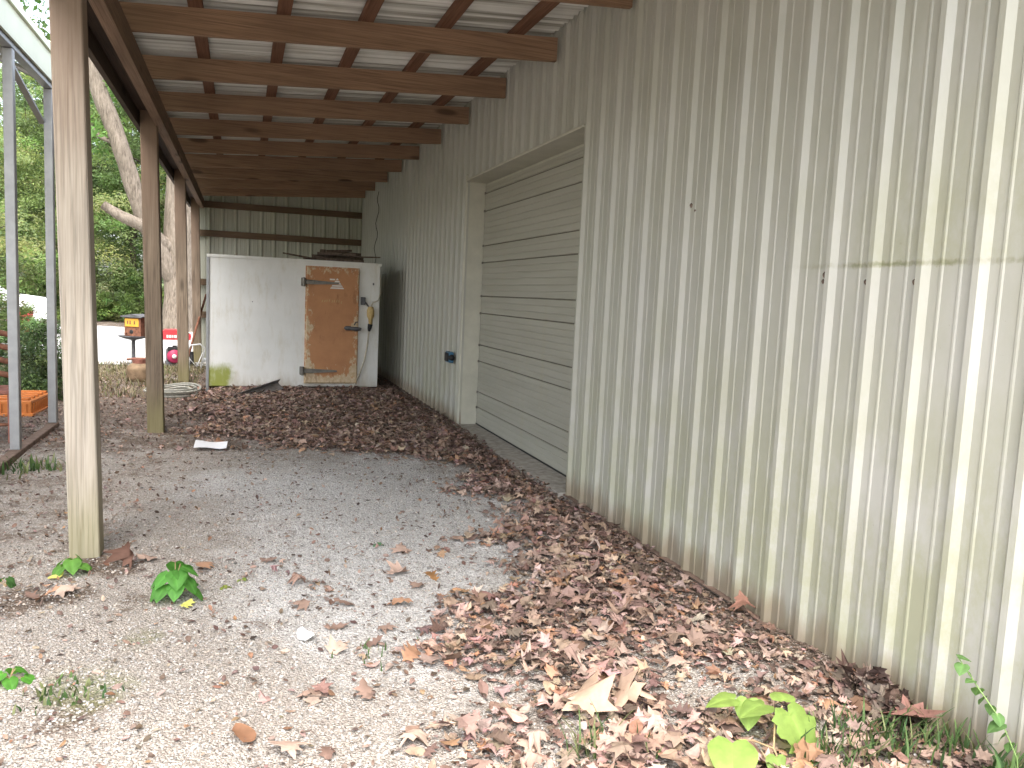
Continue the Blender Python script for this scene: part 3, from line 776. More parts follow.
# rusty slatted bench at the frame edge
rb_ = thing('rusty_bench', 'rusty brown slatted metal bench at the left edge under the carport', 'bench', (-2.26, 7.85, 0), R(8))
for k in range(4):
    z = .55 + k * .115; y = .16 + k * .05
    obj('back_slat', MB().tube([(-.75, y, z), (-.3, y + .02, z + .03), (.15, y + .02, z + .03), (.42, y, z - .03)], [.026] * 4, 8), M['rust'], rb_)
st = MB()
st.box(-.75, .42, -.28, .14, .415, .45, bev=.008); obj('seat', st, M['rustred'], rb_)
for x in (-.68, .40):
    for y in (-.25, .12): obj('leg', MB().tube([(x, y, .0), (x, y, .42)], .018, 8), M['rustred'], rb_)
    obj('back_upright', MB().tube([(x, .14, .42), (x, .34, .98)], .018, 8), M['rust'], rb_)
    obj('arm_rail', MB().tube([(x, -.25, .16), (x, .12, .16)], .014, 8), M['rust'], rb_)
obj('stretcher', MB().tube([(-.68, -.25, .16), (.40, -.25, .16)], .014, 8), M['rust'], rb_)
# coil of hose behind the second post
hz = MB(); pts = []
for k in range(5 * 26 + 1):
    a = 2 * PI * k / 26; lap = k / 26
    r = .20 + .035 * math.sin(lap * 2.1) + .012 * lap
    pts.append((r * math.cos(a) * 1.15, r * .92 * math.sin(a), .022 + .024 * lap * .8 + .05 * max(0, math.cos(a - .9)) ** 2))
hz.tube(pts, .012, 7)
tag(obj('hose_coil', hz, M['hose'], loc=(-.78, 10.5, .02)), 'coil of grey weathered hose on the soil behind the second post', 'hose')
# paper
pp = MB(); nU = 6
vv = []
for j in range(4):
    for i in range(nU):
        u, v = i / (nU - 1), j / 3
        vv.append((-.13 + .26 * u + .02 * v, -.10 + .20 * v + .02 * math.sin(u * 3), .012 + .02 * (u - .4) ** 2 * 4 * (1 - v) + .012 * math.sin(u * 5 + v * 2)))
pp.add(vv, [(j * nU + i, j * nU + i + 1, (j + 1) * nU + i + 1, (j + 1) * nU + i) for j in range(3) for i in range(nU - 1)], smooth=True)
pp.add([(a, b, c - .004) for a, b, c in vv], [(j * nU + i, (j + 1) * nU + i, (j + 1) * nU + i + 1, j * nU + i + 1) for j in range(3) for i in range(nU - 1)], smooth=True)
o = tag(obj('paper_sheet', pp, M['paper'], loc=(-.245, 7.22, .03)), 'white sheet of paper lying on the brown soil', 'paper'); o.rotation_euler = (R(9), R(4), R(4))
# bent flashing at the foot of the cold box
fl = MB(); a = Vector((-.12, 10.2, -.01)); b = Vector((.50, 10.9, .13))
fl.beam(a, b, .13, .006, up=(.3, -.6, .75)); fl.beam(a + Vector((-.02, .05, .05)), b + Vector((-.02, .05, .05)), .006, .09, up=(.3, -.6, .75))
tag(obj('bent_flashing', fl, M['flash']), 'bent strip of grey metal flashing leaning on the leaves by the cold box', 'metal strip')
# rusty tank
tk = thing('gas_cylinder', 'rusty brown gas cylinder standing beyond the second post', 'gas cylinder', (-1.31, 12.0, .02))
obj('body', MB().lathe([(0, 0), (.11, 0), (.12, .02), (.155, .05), (.162, .09), (.162, .19), (.155, .225), (.10, .27), (.04, .285), (0, .285)], 24), M['tank'], tk)
cl_ = MB(); cl_.lathe([(.085, .262), (.095, .33), (.10, .345), (.09, .345), (.078, .275)], 16)
obj('collar', cl_, M['rustred'], tk)
vl = MB(); vl.tube([(0, 0, .28), (0, 0, .34)], .02, 8); vl.tube([(-.16, .0, .325), (.05, 0, .335)], .014, 8)
obj('valve', vl, M['rust'], tk)
# bird table
bt = thing('bird_table', 'dark round iron bird table on a thin stem beside the drive', 'bird table', (-1.72, 14.9, 0))
obj('top', MB().lathe([(0, .435), (.06, .42), (.14, .44), (.235, .475), (.24, .49), (.22, .487), (.0, .47)], 24), M['iron'], bt)
obj('stem', MB().lathe([(.15, -.05), (.14, .01), (.05, .03), (.033, .05), (.03, .4), (.06, .44)], 14), M['iron'], bt)
bh = thing('bird_house', 'rusty brown box with a yellow plate standing on the round bird table', 'bird house', (-1.665, 14.9, .486), R(-25))
obj('body', MB().box(-.145, .145, -.13, .13, 0, .31, bev=.006), M['rust'], bh)
rfm = MB(); rfm.prism([(-.19, .315), (.19, .315), (.19, .335), (0, .372), (-.19, .335)], lambda u, v, d: (u, d, v), -.17, .17)
obj('roof', rfm, M['iron'], bh)
yp = obj('plate', MB().box(-.13, .115, -.142, -.132, .16, .295, bev=.003), M['yellow'], bh)
for x in (-.09, -.045, .03): obj('plate_mark', MB().box(x, x + .022, -.1445, -.1425, .20, .26), M['rust'], yp)
ho = MB(); ho.lathe([(.0, .002), (.032, .002), (.035, .0), (.035, -.01)], 14, (-.02, -.131, .075), axis='y')
obj('entrance_hole', ho, M['dark'], bh)
obj('perch', MB().tube([(-.1, -.131, .05), (-.1, -.19, .05)], .012, 6), M['rust'], bh)
# red small-engine machine between second and third posts
mc = thing('garden_machine', 'red topped garden machine with a round crimson starter between the posts', 'machine', (-1.04, 14.5, 0), R(4))
hood = MB(); hood.prism([(-.22, .47), (.24, .47), (.25, .55), (.17, .60), (.0, .635), (-.15, .63), (-.23, .60)], lambda u, v, d: (u, d, v), -.16, .22)
hd_ = obj('hood', hood, M['red'], mc)
hm = MB(); rr = random.Random(5)
for k, (x, wdt) in enumerate(((-.13, .03), (-.09, .035), (-.045, .02), (-.015, .04), (.035, .035))):
    hm.box(x, x + wdt, -.166, -.1605, .505, .55); 
obj('hood_mark', hm, M['whitemark'], hd_)
obj('engine', MB().box(-.14, .12, -.06, .16, .12, .31, bev=.02), M['iron'], mc)
obj('air_filter', MB().box(-.115, .105, -.135, .06, .288, .345, bev=.012).box(-.04, .03, -.1, .03, .3455, .37, bev=.008), M['dark'], mc)
stt = obj('starter', MB().lathe([(.0, .045), (.03, .045), (.04, .035), (.085, .03), (.112, .01), (.116, -.06)], 24, (-.01, -.13, .195), axis='y'), M['crimson'], mc)
obj('starter_hub', MB().lathe([(0, .055), (.03, .054), (.036, .04)], 14, (-.01, -.1315, .195), axis='y'), M['whitemark'], stt)
obj('frame', MB().tube([(-.2, -.05, .06), (-.2, -.02, .5)], .016, 8).tube([(.2, .12, .06), (.2, .1, .5)], .012, 8).box(-.16, .16, -.05, .2, .05, .10, bev=.01), M['iron'], mc)
for x in (-.26, .26):
    wm = MB().lathe([(.0, -.03), (.07, -.03), (.12, -.03), (.135, -.015), (.135, .015), (.12, .03), (.07, .03), (0, .03)], 20)
    for j in range(len(wm.v)):
        a_, b_, c2 = wm.v[j]; wm.v[j] = (x + c2, .1 + a_, .13 + b_)
    wo = obj('wheel', wm, M['dark'], mc)
    hb = MB().lathe([(0, .034), (.05, .034), (.055, .031)], 14)
    for j in range(len(hb.v)):
        a_, b_, c2 = hb.v[j]; hb.v[j] = (x + math.copysign(c2, x), .1 + a_, .13 + b_)
    obj('wheel_rim', hb, M['galv'], wo)
# white tube frame and dark pole between post and cold box
M['greytube'] = plain('grey_white_tube', (.45, .45, .44), .5)
wl = thing('tube_frame', 'small white bent tube frame leaning behind the cold box corner', 'tube frame', (-.66, 13.6, 0))
obj('hoop', MB().tube([(-.10, 0, .0), (-.14, .02, .36), (-.09, .02, .44), (.05, .04, .46), (.12, .04, .40), (.04, .1, .0)], .013, 8), M['greytube'], wl)
obj('cross_tube', MB().tube([(-.125, .02, .25), (.0, .03, .10), (.09, .05, .33)], .010, 8), M['greytube'], wl)
mb = MB().tube([(-.90, 15.05, .0), (-.76, 15.3, .6), (-.61, 15.85, 1.22)], .02, 8)
tag(obj('leaning_pole', mb, M['rust']), 'thin dark pole leaning against the far post beside the cold box', 'pole')
# white car and red drum far left
vc = thing('parked_car', 'white car mostly hidden by bushes far left beyond the carport', 'car', (-6.95, 24.2, .03), R(8))
prof_c = [(-2.1, .25), (2.1, .25), (2.15, .62), (1.95, .82), (1.1, .92), (.55, 1.38), (-1.1, 1.42), (-1.75, .98), (-2.1, .9)]
cb = MB().prism(prof_c, lambda u, v, d: (u, d, v), -.82, .82)
bo = obj('body', cb, M['white'], vc)
for s in (-1, 1):
    wnm = MB().prism([(1.0, .94), (.52, 1.32), (-1.05, 1.35), (-1.5, .98)], lambda u, v, d: (u, d, v), s * .824, s * .835)
    obj('side_window', wnm, M['glass'], vc)
    for x in (-1.3, 1.35):
        wh = MB().lathe([(0, .11), (.2, .11), (.31, .10), (.32, .08), (.32, -.08), (.31, -.1), (0, -.1)], 20, (x, s * .76, .30), axis='y')
        w0 = obj('wheel', wh, M['dark'], vc)
        obj('wheel_rim', MB().lathe([(0, .012), (.19, .01), (.2, .0)], 16, (x, s * .76 - .112 if s < 0 else s * .76 + .112, .30), axis='y'), M['galv'], w0)
dm = thing('red_drum', 'red drum with a white cap among the bushes far left', 'drum', (-5.05, 22.2, .02))
obj('body', MB().lathe([(0, 0), (.28, 0), (.285, .02), (.275, .25), (.285, .27), (.275, .5), (.285, .56), (.26, .58), (0, .58)], 20), M['red'], dm)
obj('lid', MB().lathe([(.16, .58), (.16, .66), (.10, .73), (0, .75)], 16, (-.08, 0, 0)), M['white'], dm)
lp = thing('wooden_trailer', 'pale pink low wooden trailer half hidden at the left edge', 'trailer', (-6.7, 21.5, 0), R(0))
tb = MB(); tb.box(-1.3, 1.35, -.5, .5, .30, .36)
for k in range(3): tb.box(-1.3, 1.35, -.525, -.503, .363 + k * .11, .363 + k * .11 + .09)
obj('bed', tb, plain('faded_pink_wood', (.45, .33, .28), .8, var=.2), lp)
for x in (-1.2, 0, 1.28): obj('stake', MB().box(x - .03, x + .03, -.56, -.527, .25, .72), M['rust'], lp)
for s in (-1, 1): obj('wheel', MB().lathe([(0, .07), (.22, .07), (.25, .05), (.25, -.05), (.22, -.07), (0, -.07)], 18, (0.2, s * .6, .245), axis='y'), M['dark'], lp)

# ------------------------------------------------------------------ dead leaves
MAPLE = [(0, -.04), (.05, 0.02), (.42, .02), (.30, .16), (.58, .45), (.28, .42), (.22, .52), (.27, .72), (.12, .68), (0, 1.0)]
OAK = [(0, -.05), (.04, .02), (.12, .10), (.25, .15), (.12, .28), (.33, .42), (.15, .50), (.34, .70), (.14, .74), (.12, .86), (0, 1.0)]
BEECH = [(0, 0), (.14, .12), (.25, .32), (.27, .5), (.2, .72), (.09, .9), (0, 1.0)]
def leaf_template(half):
    h = np.array(half, float); m = h[1:-1][::-1] * [-1, 1]
    ring = np.r_[h, m]; 
    # midrib points so that the blade can bend
    return ring
def leaf_geom(half):
    """verts (u,v), tris built as strips from a three-point midrib"""
    ring = leaf_template(half); mid = np.array([[0, .2], [0, .45], [0, .7]])
    P = np.r_[ring, mid]; n = len(ring); tr = []
    for i in range(n):
        j = (i + 1) % n; vm = (ring[i, 1] + ring[j, 1]) / 2
        k = int(np.argmin(np.abs(mid[:, 1] - vm))); tr.append((i, j, n + k))
        ki = int(np.argmin(np.abs(mid[:, 1] - ring[j, 1])))
        jn = (j + 1) % n; vm2 = (ring[j, 1] + ring[jn, 1]) / 2; k2 = int(np.argmin(np.abs(mid[:, 1] - vm2)))
        if k2 != k: tr.append((j, n + k2, n + k))
    return P, np.array(tr)
GRAPE = [(0, .0), (.08, -.12), (.26, -.15), (.36, -.04), (.46, .02), (.41, .14), (.54, .24), (.50, .36), (.40, .42), (.34, .54), (.42, .62), (.28, .68), (.18, .80), (.10, .88), (0, 1.0)]
HEART = [(0, .02), (.10, -.08), (.26, -.10), (.42, .02), (.48, .20), (.46, .40), (.37, .60), (.24, .78), (.10, .93), (0, 1.02)]
def leaf_fine(half):
    ring = leaf_template(half); mid = np.c_[np.zeros(len(ring)), np.clip(ring[:, 1], .06, .92)]
    lv = (0.0, .35, .7, 1.0); n = len(ring); P = np.concatenate([mid + t * (ring - mid) for t in lv])
    T = []
    for l in range(3):
        for i in range(n):
            j = (i + 1) % n; a, b, c, d = l * n + i, l * n + j, (l + 1) * n + j, (l + 1) * n + i
            T += [(a, d, c), (a, c, b)]
    return P, np.array(T)
LG = [leaf_geom(MAPLE), leaf_geom(OAK), leaf_geom(BEECH)]
def leaves_mesh(name, X, Y, Z, size, tilt, curl, cols, mat, kinds, rng, smooth_=False):
    Vs, Fs, Cs = [], [], []; off = 0
    for kd in range(3):
        sel = np.where(kinds == kd)[0]
        if len(sel) == 0: continue
        P, T = LG[kd]; m = len(sel); k = len(P)
        u = P[:, 0][None] * rng.uniform(.85, 1.15, (m, 1)); v = P[:, 1][None] - .45 + np.zeros((m, 1))
        a1 = curl[sel][:, None] * rng.uniform(-.4, 1.0, (m, 1)); a2 = curl[sel][:, None] * rng.uniform(-.6, .9, (m, 1))
        tw = curl[sel][:, None] * rng.normal(0, .5, (m, 1))
        w_ = a1 * u * u * 1.8 + a2 * v * v * 1.1 + tw * u * v + rng.normal(0, .03, (m, k)) * curl[sel][:, None]
        q = np.stack([u, v, w_], -1) * size[sel][:, None, None]
        az = rng.uniform(0, 2 * PI, m); tl = tilt[sel] * np.abs(rng.normal(0, 1, m)); ta = rng.uniform(0, 2 * PI, m)
        flip = np.where(rng.random(m) < .5, -1, 1)
        q[..., 2] *= flip[:, None]
        # rotate about z, then tilt about a random horizontal axis
        ca, sa = np.cos(az)[:, None], np.sin(az)[:, None]
        x = q[..., 0] * ca - q[..., 1] * sa; y = q[..., 0] * sa + q[..., 1] * ca; z = q[..., 2]
        kx, ky = np.cos(ta)[:, None], np.sin(ta)[:, None]; ct, st_ = np.cos(tl)[:, None], np.sin(tl)[:, None]
        dt = kx * x + ky * y
        xr = x * ct + ky * z * st_ + kx * dt * (1 - ct); yr = y * ct - kx * z * st_ + ky * dt * (1 - ct)
        zr = z * ct + (kx * y - ky * x) * st_
        zr = zr - zr.min(1, keepdims=True) * .8
        Q = np.stack([xr + X[sel][:, None], yr + Y[sel][:, None], zr + Z[sel][:, None]], -1)
        Vs.append(Q.reshape(-1, 3)); Fs.append((T[None] + (np.arange(m) * k)[:, None, None]).reshape(-1, 3) + off)
        cc = cols[sel][:, None, :] * (1 + rng.normal(0, .10, (m, k, 1))); Cs.append(np.clip(cc, 0, 1).reshape(-1, 3)); off += m * k
    return big_mesh(name, np.concatenate(Vs), np.concatenate(Fs), mat, np.concatenate(Cs), smooth=smooth_)
PAL = np.array([(.30, .205, .16), (.24, .16, .125), (.38, .27, .215), (.18, .115, .09), (.43, .32, .255), (.35, .20, .125), (.125, .085, .068), (.33, .235, .20)])
def leaf_cols(n, rng, dark=None, p=None):
    c = PAL[rng.choice(len(PAL), n, p=p)] * rng.uniform(.78, 1.25, (n, 1)) * (1 + rng.normal(0, .05, (n, 3)))
    if dark is not None: c = c * dark[:, None]
    return np.clip(c, 0, 1)
rng = np.random.default_rng(5)
N = 90000
x = rng.uniform(-1.9, WX - .045, N); y = rng.uniform(1.35, 11.6, N)
keep = rng.random(N) < litter_density(x, y) ** 1.25 * np.where(y > 6.8, .66, np.where(y > 5, .66, .52))
x, y = x[keep], y[keep]; n = len(x)
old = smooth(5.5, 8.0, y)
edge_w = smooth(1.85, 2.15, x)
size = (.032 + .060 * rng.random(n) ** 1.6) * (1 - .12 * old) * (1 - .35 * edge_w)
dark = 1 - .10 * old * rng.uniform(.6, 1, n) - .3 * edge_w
pw = np.array([.2, .17, .17, .1, .1, .08, .08, .10])
dd = litter_density(x, y)
lay = rng.random(n) ** 1.5 * .045 * dd
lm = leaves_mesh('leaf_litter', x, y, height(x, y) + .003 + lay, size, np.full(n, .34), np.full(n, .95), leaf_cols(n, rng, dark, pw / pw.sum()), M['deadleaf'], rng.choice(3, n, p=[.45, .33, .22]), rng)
obj('leaf_litter', lm, None, kind='stuff', label='drift of dry brown fallen leaves along the wall', cat='leaf litter')
# crumbled fragments between
N = 70000
x = rng.uniform(-2.4, WX - .03, N); y = 1.4 + 11.5 * rng.random(N) ** 1.25
dn = np.maximum(litter_density(x, y), .12 + .5 * smooth(6.5, 8, y) * smooth(.6, 0, x)); dn = np.maximum(dn, 1.0 * smooth(1.55, 1.95, x))
dn = np.maximum(dn, .28 * smooth(.2, -.8, x) * smooth(3, 4.5, y))
keep = rng.random(N) < dn; x, y = x[keep], y[keep]; n = len(x)
fm = leaves_mesh('leaf_crumbs', x, y, height(x, y) + .002 + rng.random(n) * .008, rng.uniform(.012, .038, n), np.full(n, .5), np.full(n, .6), leaf_cols(n, rng, rng.uniform(.45, .95, n)), M['deadleaf'], np.full(n, 2), rng)
obj('leaf_crumbs', fm, None, kind='stuff', label='crumbled bits of dead leaf scattered over gravel and soil', cat='leaf litter')

def single_leaf(name, label, xy, size, col, kind, seed, curl=.7, tilt=.15, z=.01, cat='leaf', group=None, mat=None):
    r = np.random.default_rng(seed)
    one = lambda v: np.array([float(v)])
    me = leaves_mesh(name, one(0), one(0), one(0), one(size), one(tilt), one(curl), np.array([col]), mat or M['deadleaf'], np.array([kind]), r, True)
    o = obj(name, me, None, label=label, cat=cat, group=group)
    o.location = (xy[0], xy[1], float(height(np.array(xy[0]), np.array(xy[1]))) + z)
    return o
single_leaf('fallen_leaf', 'large pale tan fallen leaf on the litter at the bottom centre', (1.12, 2.37), .215, (.42, .295, .21), 0, 2, 1.1, .3, .03)
single_leaf('fallen_leaf', 'second pale tan leaf lying under the largest one at bottom centre', (1.27, 2.34), .18, (.40, .28, .205), 0, 3, 1.1, .35, .02)
single_leaf('fallen_leaf', 'white bleached leaf lying alone on the gravel', (.26, 3.22), .10, (.80, .80, .78), 2, 4, 1.2, .4)
single_leaf('fallen_leaf', 'dark orange brown leaf alone on gravel nearest the bottom edge', (.02, 2.51), .125, (.25, .13, .075), 2, 5, .8, .3)
single_leaf('fallen_leaf', 'flat tan leaf on gravel to the right of the green seedling', (-.16, 4.14), .16, (.42, .25, .16), 1, 6, .6, .2)
single_leaf('fallen_leaf', 'dark crumpled brown leaf beside the foot of the first post', (-.51, 4.24), .13, (.13, .07, .05), 0, 7, 1.6, .5)
single_leaf('fallen_leaf', 'bright orange tan maple leaf on gravel in front of the clear patch', (.90, 3.74), .12, (.55, .29, .12), 1, 8, .6, .4)
single_leaf('fallen_leaf', 'purple brown dry leaf against the siding at the bottom right corner', (2.10, 1.95), .17, (.26, .135, .11), 0, 9, .9, .3, .05)
single_leaf('fallen_leaf', 'reddish leaf standing against the foot of the siding', (2.16, 2.98), .13, (.27, .14, .10), 0, 12, .8, .6, .03)
for k, (px, py) in enumerate(((.82, 3.73), (.15, 4.22), (.84, 4.23), (.52, 3.11), (.38, 3.10), (.70, 3.51), (.24, 2.75), (.43, 2.71), (.15, 2.39), (.26, 2.36), (.52, 2.36), (.64, 2.95), (.26, 3.55), (.39, 3.30), (-.45, 4.3), (-.85, 3.86), (-.72, 3.9), (-.78, 3.8), (.60, 3.25), (.45, 3.55), (.75, 3.9))):
    c = PAL[k % 6] * (1.0 + .1 * (k % 3))
    single_leaf('fallen_leaf', 'dry brown fallen leaf lying apart on the pale gravel', (px, py), .09 + .02 * (k % 3), tuple(c), k % 2, 30 + k, .7, .25, .006, group='single dry leaves on the gravel')

tw = MB(); rt_ = random.Random(4)
for k in range(260):
    x = rt_.uniform(-1.6, 2.1); y = rt_.uniform(1.9, 10.5)
    if rt_.random() > .15 + .85 * float(litter_density(np.array(x), np.array(y))): continue
    a = rt_.uniform(0, 6.28); L = rt_.uniform(.04, .16); z = float(height(np.array(x), np.array(y))) + .012 + .02 * rt_.random()
    tw.tube([(x, y, z), (x + L * .5 * math.cos(a + .2), y + L * .5 * math.sin(a + .2), z + .012), (x + L * math.cos(a), y + L * math.sin(a), z + .003)], [.0025, .002, .001], 4)
obj('twig_debris', tw, M['stick'], None, kind='stuff', label='thin dry twigs strewn through the dead leaves', cat='twigs')

# dark clump of rotted leaves by the wall
n = 260; r_ = np.random.default_rng(9)
cx_, cy_ = 2.10, 2.12
a = r_.uniform(0, 2 * PI, n); rad = np.abs(r_.normal(0, .07, n)); x = np.clip(cx_ + rad * np.cos(a) * .8, 1.9, WX - .04); y = cy_ + rad * np.sin(a) * 1.5
cm = leaves_mesh('leaf_clump', x - cx_, y - cy_, .09 * np.exp(-(rad / .08) ** 2) * r_.random(n), r_.uniform(.03, .09, n), np.full(n, .9), np.full(n, 1.0), leaf_cols(n, r_, r_.uniform(.25, .6, n)), M['deadleaf'], r_.choice(3, n), r_)
tag(obj('leaf_clump', cm, None, loc=(cx_, cy_, float(height(np.array(cx_), np.array(cy_))))), 'dark rotted clump of leaves heaped against the siding foot', 'leaf clump')

# ------------------------------------------------------------------ loose stones
t = (1 + 5 ** .5) / 2
IV = np.array([(-1, t, 0), (1, t, 0), (-1, -t, 0), (1, -t, 0), (0, -1, t), (0, 1, t), (0, -1, -t), (0, 1, -t), (t, 0, -1), (t, 0, 1), (-t, 0, -1), (-t, 0, 1)]) / math.hypot(1, t)
IF = np.array([(0, 11, 5), (0, 5, 1), (0, 1, 7), (0, 7, 10), (0, 10, 11), (1, 5, 9), (5, 11, 4), (11, 10, 2), (10, 7, 6), (7, 1, 8), (3, 9, 4), (3, 4, 2), (3, 2, 6), (3, 6, 8), (3, 8, 9), (4, 9, 5), (2, 4, 11), (6, 2, 10), (8, 6, 7), (9, 8, 1)])
rng = np.random.default_rng(21)
N = 60000
y = 1.75 + 5.6 * rng.random(N) ** 1.9; x = -1.7 + (WX + 1.65) * rng.random(N)
keep = (rng.random(N) > np.maximum(litter_density(x, y) * .8, .93 * smooth(1.55, 1.9, x + .08 * np.sin(y * 7)))) & (rng.random(N) > .55 * smooth(.1, -.5, x) * smooth(3.2, 4.6, y)) & (x > -.245 * y - .3)
x, y = x[keep], y[keep]; n = len(x)
s = rng.uniform(.0026, .0062, n) * np.where(rng.random(n) < .05, 1.5, 1)
sc3 = np.stack([s * rng.uniform(.8, 1.4, n), s * rng.uniform(.7, 1.1, n), s * rng.uniform(.45, .8, n)], -1)
Q = IV[None] * sc3[:, None, :] * rng.uniform(.8, 1.15, (n, 12, 1))
az = rng.uniform(0, 2 * PI, n); ca, sa = np.cos(az)[:, None], np.sin(az)[:, None]
Q = np.stack([Q[..., 0] * ca - Q[..., 1] * sa + x[:, None], Q[..., 0] * sa + Q[..., 1] * ca + y[:, None], Q[..., 2] + (height(x, y) + s * .35)[:, None]], -1)
g = np.clip(rng.normal(.37, .085, n), .15, .54)[:, None]
tint = np.where(rng.random((n, 1)) < .3, np.array([[1.06, .93, .80]]), np.array([[1.0, .95, .89]]))
col = np.repeat((g * tint)[:, None, :], 12, 1).reshape(-1, 3)
pm = big_mesh('loose_gravel', Q.reshape(-1, 3), (IF[None] + (np.arange(n) * 12)[:, None, None]).reshape(-1, 3), M['pebble'], col, smooth=False)
obj('loose_gravel', pm, None, kind='stuff', label='loose pale gravel stones on the ground', cat='gravel')

# ------------------------------------------------------------------ plants
def blades(name, pts, rng, hmin, hmax, wd, cols, lean=.5):
    """grass blades rooted at pts -> mesh (3 quads each folded as 4-vert strip)"""
    n = len(pts); P = np.asarray(pts)
    h = rng.uniform(hmin, hmax, n); a = rng.uniform(0, 2 * PI, n); ln = rng.uniform(.15, 1, n) * lean * h
    ww = wd * rng.uniform(.6, 1.2, n)
    Vs = []
    for t_, wf_ in ((0, 1), (.45, .9), (.8, .55), (1, .08)):
        cx = P[:, 0] + np.cos(a) * ln * t_ ** 2; cy2 = P[:, 1] + np.sin(a) * ln * t_ ** 2; cz = P[:, 2] + h * (t_ - .25 * t_ ** 2 * (ln / h))
        for sg in (-1, 1):
            Vs.append(np.stack([cx - sg * np.sin(a) * ww * wf_ / 2, cy2 + sg * np.cos(a) * ww * wf_ / 2, cz], -1))
    V = np.stack(Vs, 1).reshape(-1, 3)
    f = np.array([(0, 1, 3, 2), (2, 3, 5, 4), (4, 5, 7, 6)])
    F = (f[None] + (np.arange(n) * 8)[:, None, None]).reshape(-1, 4)
    return big_mesh(name, V, F, M['grassblade'], np.repeat(cols, 8, 0), smooth=True)
def on_ground(x, y, z=0.0): return np.c_[x, y, height(x, y) + z]
GREEN = np.array([(.075, .135, .045), (.11, .18, .06), (.055, .105, .04), (.20, .22, .10)])
def tuft(name, label, xy, n, spread, hmin, hmax, seed, cat='grass tuft', wd=.006, group=None, pal=GREEN):
    r = np.random.default_rng(seed)
    x = r.normal(0, spread, n); y = r.normal(0, spread, n)
    me = blades(name, np.c_[x, y, np.zeros(n)], r, hmin, hmax, wd, pal[r.choice(len(pal), n)] * r.uniform(.8, 1.2, (n, 1)), .9)
    return obj(name, me, None, label=label, cat=cat, group=group, loc=(xy[0], xy[1], float(height(np.array(xy[0]), np.array(xy[1])))))
tuft('grass_tuft', 'thin green grass tuft at bottom centre in front of the pale leaf', (1.03, 2.14), 34, .035, .05, .15, 1)
tuft('grass_tuft', 'small green grass tuft just right of the pale tan leaf', (1.22, 2.10), 16, .04, .03, .09, 2)
tuft('grass_tuft', 'sparse green grass tuft among gravel in front of the clear patch', (.50, 3.05), 26, .06, .015, .05, 3)
tuft('grass_tuft', 'low bright green tuft beside the carport base rail', (-1.45, 6.6), 90, .10, .03, .12, 4, wd=.016)
tuft('grass_tuft', 'low dark green weed patch on gravel at the lower left', (-.54, 2.92), 60, .07, .015, .05, 5, wd=.012)
for k, (px, py, n, sp_) in enumerate(((1.85, 1.93, 90, .07), (2.0, 1.90, 80, .06), (1.72, 1.86, 60, .06), (2.14, 1.83, 70, .05))):
    tuft('grass_tuft', 'green grass tuft in the row along the bottom right edge', (px, py), n, sp_, .04, .13, 50 + k, wd=.008, group='grass tufts along the bottom right')
tuft('grass_tuft', 'taller dark green weeds against the siding at the right edge', (2.13, 1.60), 70, .04, .04, .15, 61, cat='weed', wd=.014)

def leafy(name, label, base, spec, stem_pts, col, cat='plant', smat=None, group=None):
    """a seedling: root empty > stem, leaf ...   spec: (x,y,z,size,kind,az,pitch)"""
    o = thing(name, label, cat, base, group=group)
    sm = MB()
    for pts, r0 in stem_pts: sm.tube(pts, r0, 6)
    obj('stem', sm, smat or M['vinestem'], o)
    for k, (x, y, z, s, kind, az, pit) in enumerate(spec):
        P, T = leaf_fine(GRAPE if kind == 0 else HEART)
        wd = 1.05
        u = P[:, 0] * wd; v = P[:, 1]
        zz = -.45 * u * u + .22 * np.abs(u) - .32 * v * v + .035 * np.sin(9 * np.abs(u) + 11 * v) * np.abs(u) * 2
        Q = np.stack([u, v, zz], -1) * s
        rot = Matrix.Rotation(az, 3, 'Z') @ Matrix.Rotation(pit, 3, 'X')
        Q = Q @ np.array(rot).T + [x, y, z]
        cc = np.array(col)[None] * (1 + np.random.default_rng(k).normal(0, .06, (len(Q), 1))); 
        cc = cc * (1 - .2 * (k % 3) / 2); cc = cc * (1 + .22 * np.exp(-(P[:, 0] / .03) ** 2))[:, None]
        obj('leaf', big_mesh('leaf', Q, T, M['leaf'], np.clip(cc, 0, 1), smooth=True), None, o)
    return o
VG = (.335, .49, .12)
bx_, by_ = 1.545, 1.90
vz = float(height(np.array(bx_), np.array(by_)))
leafy('vine_seedling', 'bright lime green lobed vine seedling at the bottom right', (bx_, by_, vz),
      [(-.15, .02, .10, .145, 2, R(150), R(-10)), (.10, .09, .125, .165, 0, R(195), R(-38)), (.065, .16, .12, .10, 2, R(100), R(5)),
       (.03, .20, .12, .09, 2, R(150), R(-35)), (-.01, .215, .12, .095, 2, R(75), R(0)), (-.02, -.02, .06, .07, 2, R(160), R(-35)), (.12, .14, .135, .08, 2, R(-25), R(10)), (.06, -.03, .05, .06, 2, R(-120), R(-10))],
      [([(-.02, -.10, 0), (.0, .02, .06), (.06, .1, .11), (.10, .12, .13)], .0032), ([(0, .02, .06), (-.07, .03, .09), (-.12, .03, .10)], .0026), ([(.06, .1, .11), (.03, .19, .118)], .0024)], VG)
SG = (.13, .36, .07)
def seedling(name, label, xy, spread, h, n, s, seed, col=SG):
    r = random.Random(seed); spec = []; st = []
    for k in range(n):
        a = 2 * PI * k / n * 2.4 + r.uniform(-.3, .3); rr = spread * (1 - k / n * .7); z = h * (.3 + .7 * k / n)
        x, y = rr * math.cos(a), rr * math.sin(a)
        spec.append((x, y, z, s * r.uniform(.75, 1.1), 2, a - PI / 2 + r.uniform(-.3, .3), R(r.uniform(-45, -5))))
        st.append(([(0, 0, 0), (x * .4, y * .4, z * .7), (x, y, z)], .0018))
    return leafy(name, label, (xy[0], xy[1], float(height(np.array(xy[0]), np.array(xy[1])))), spec, st, col, 'seedling')
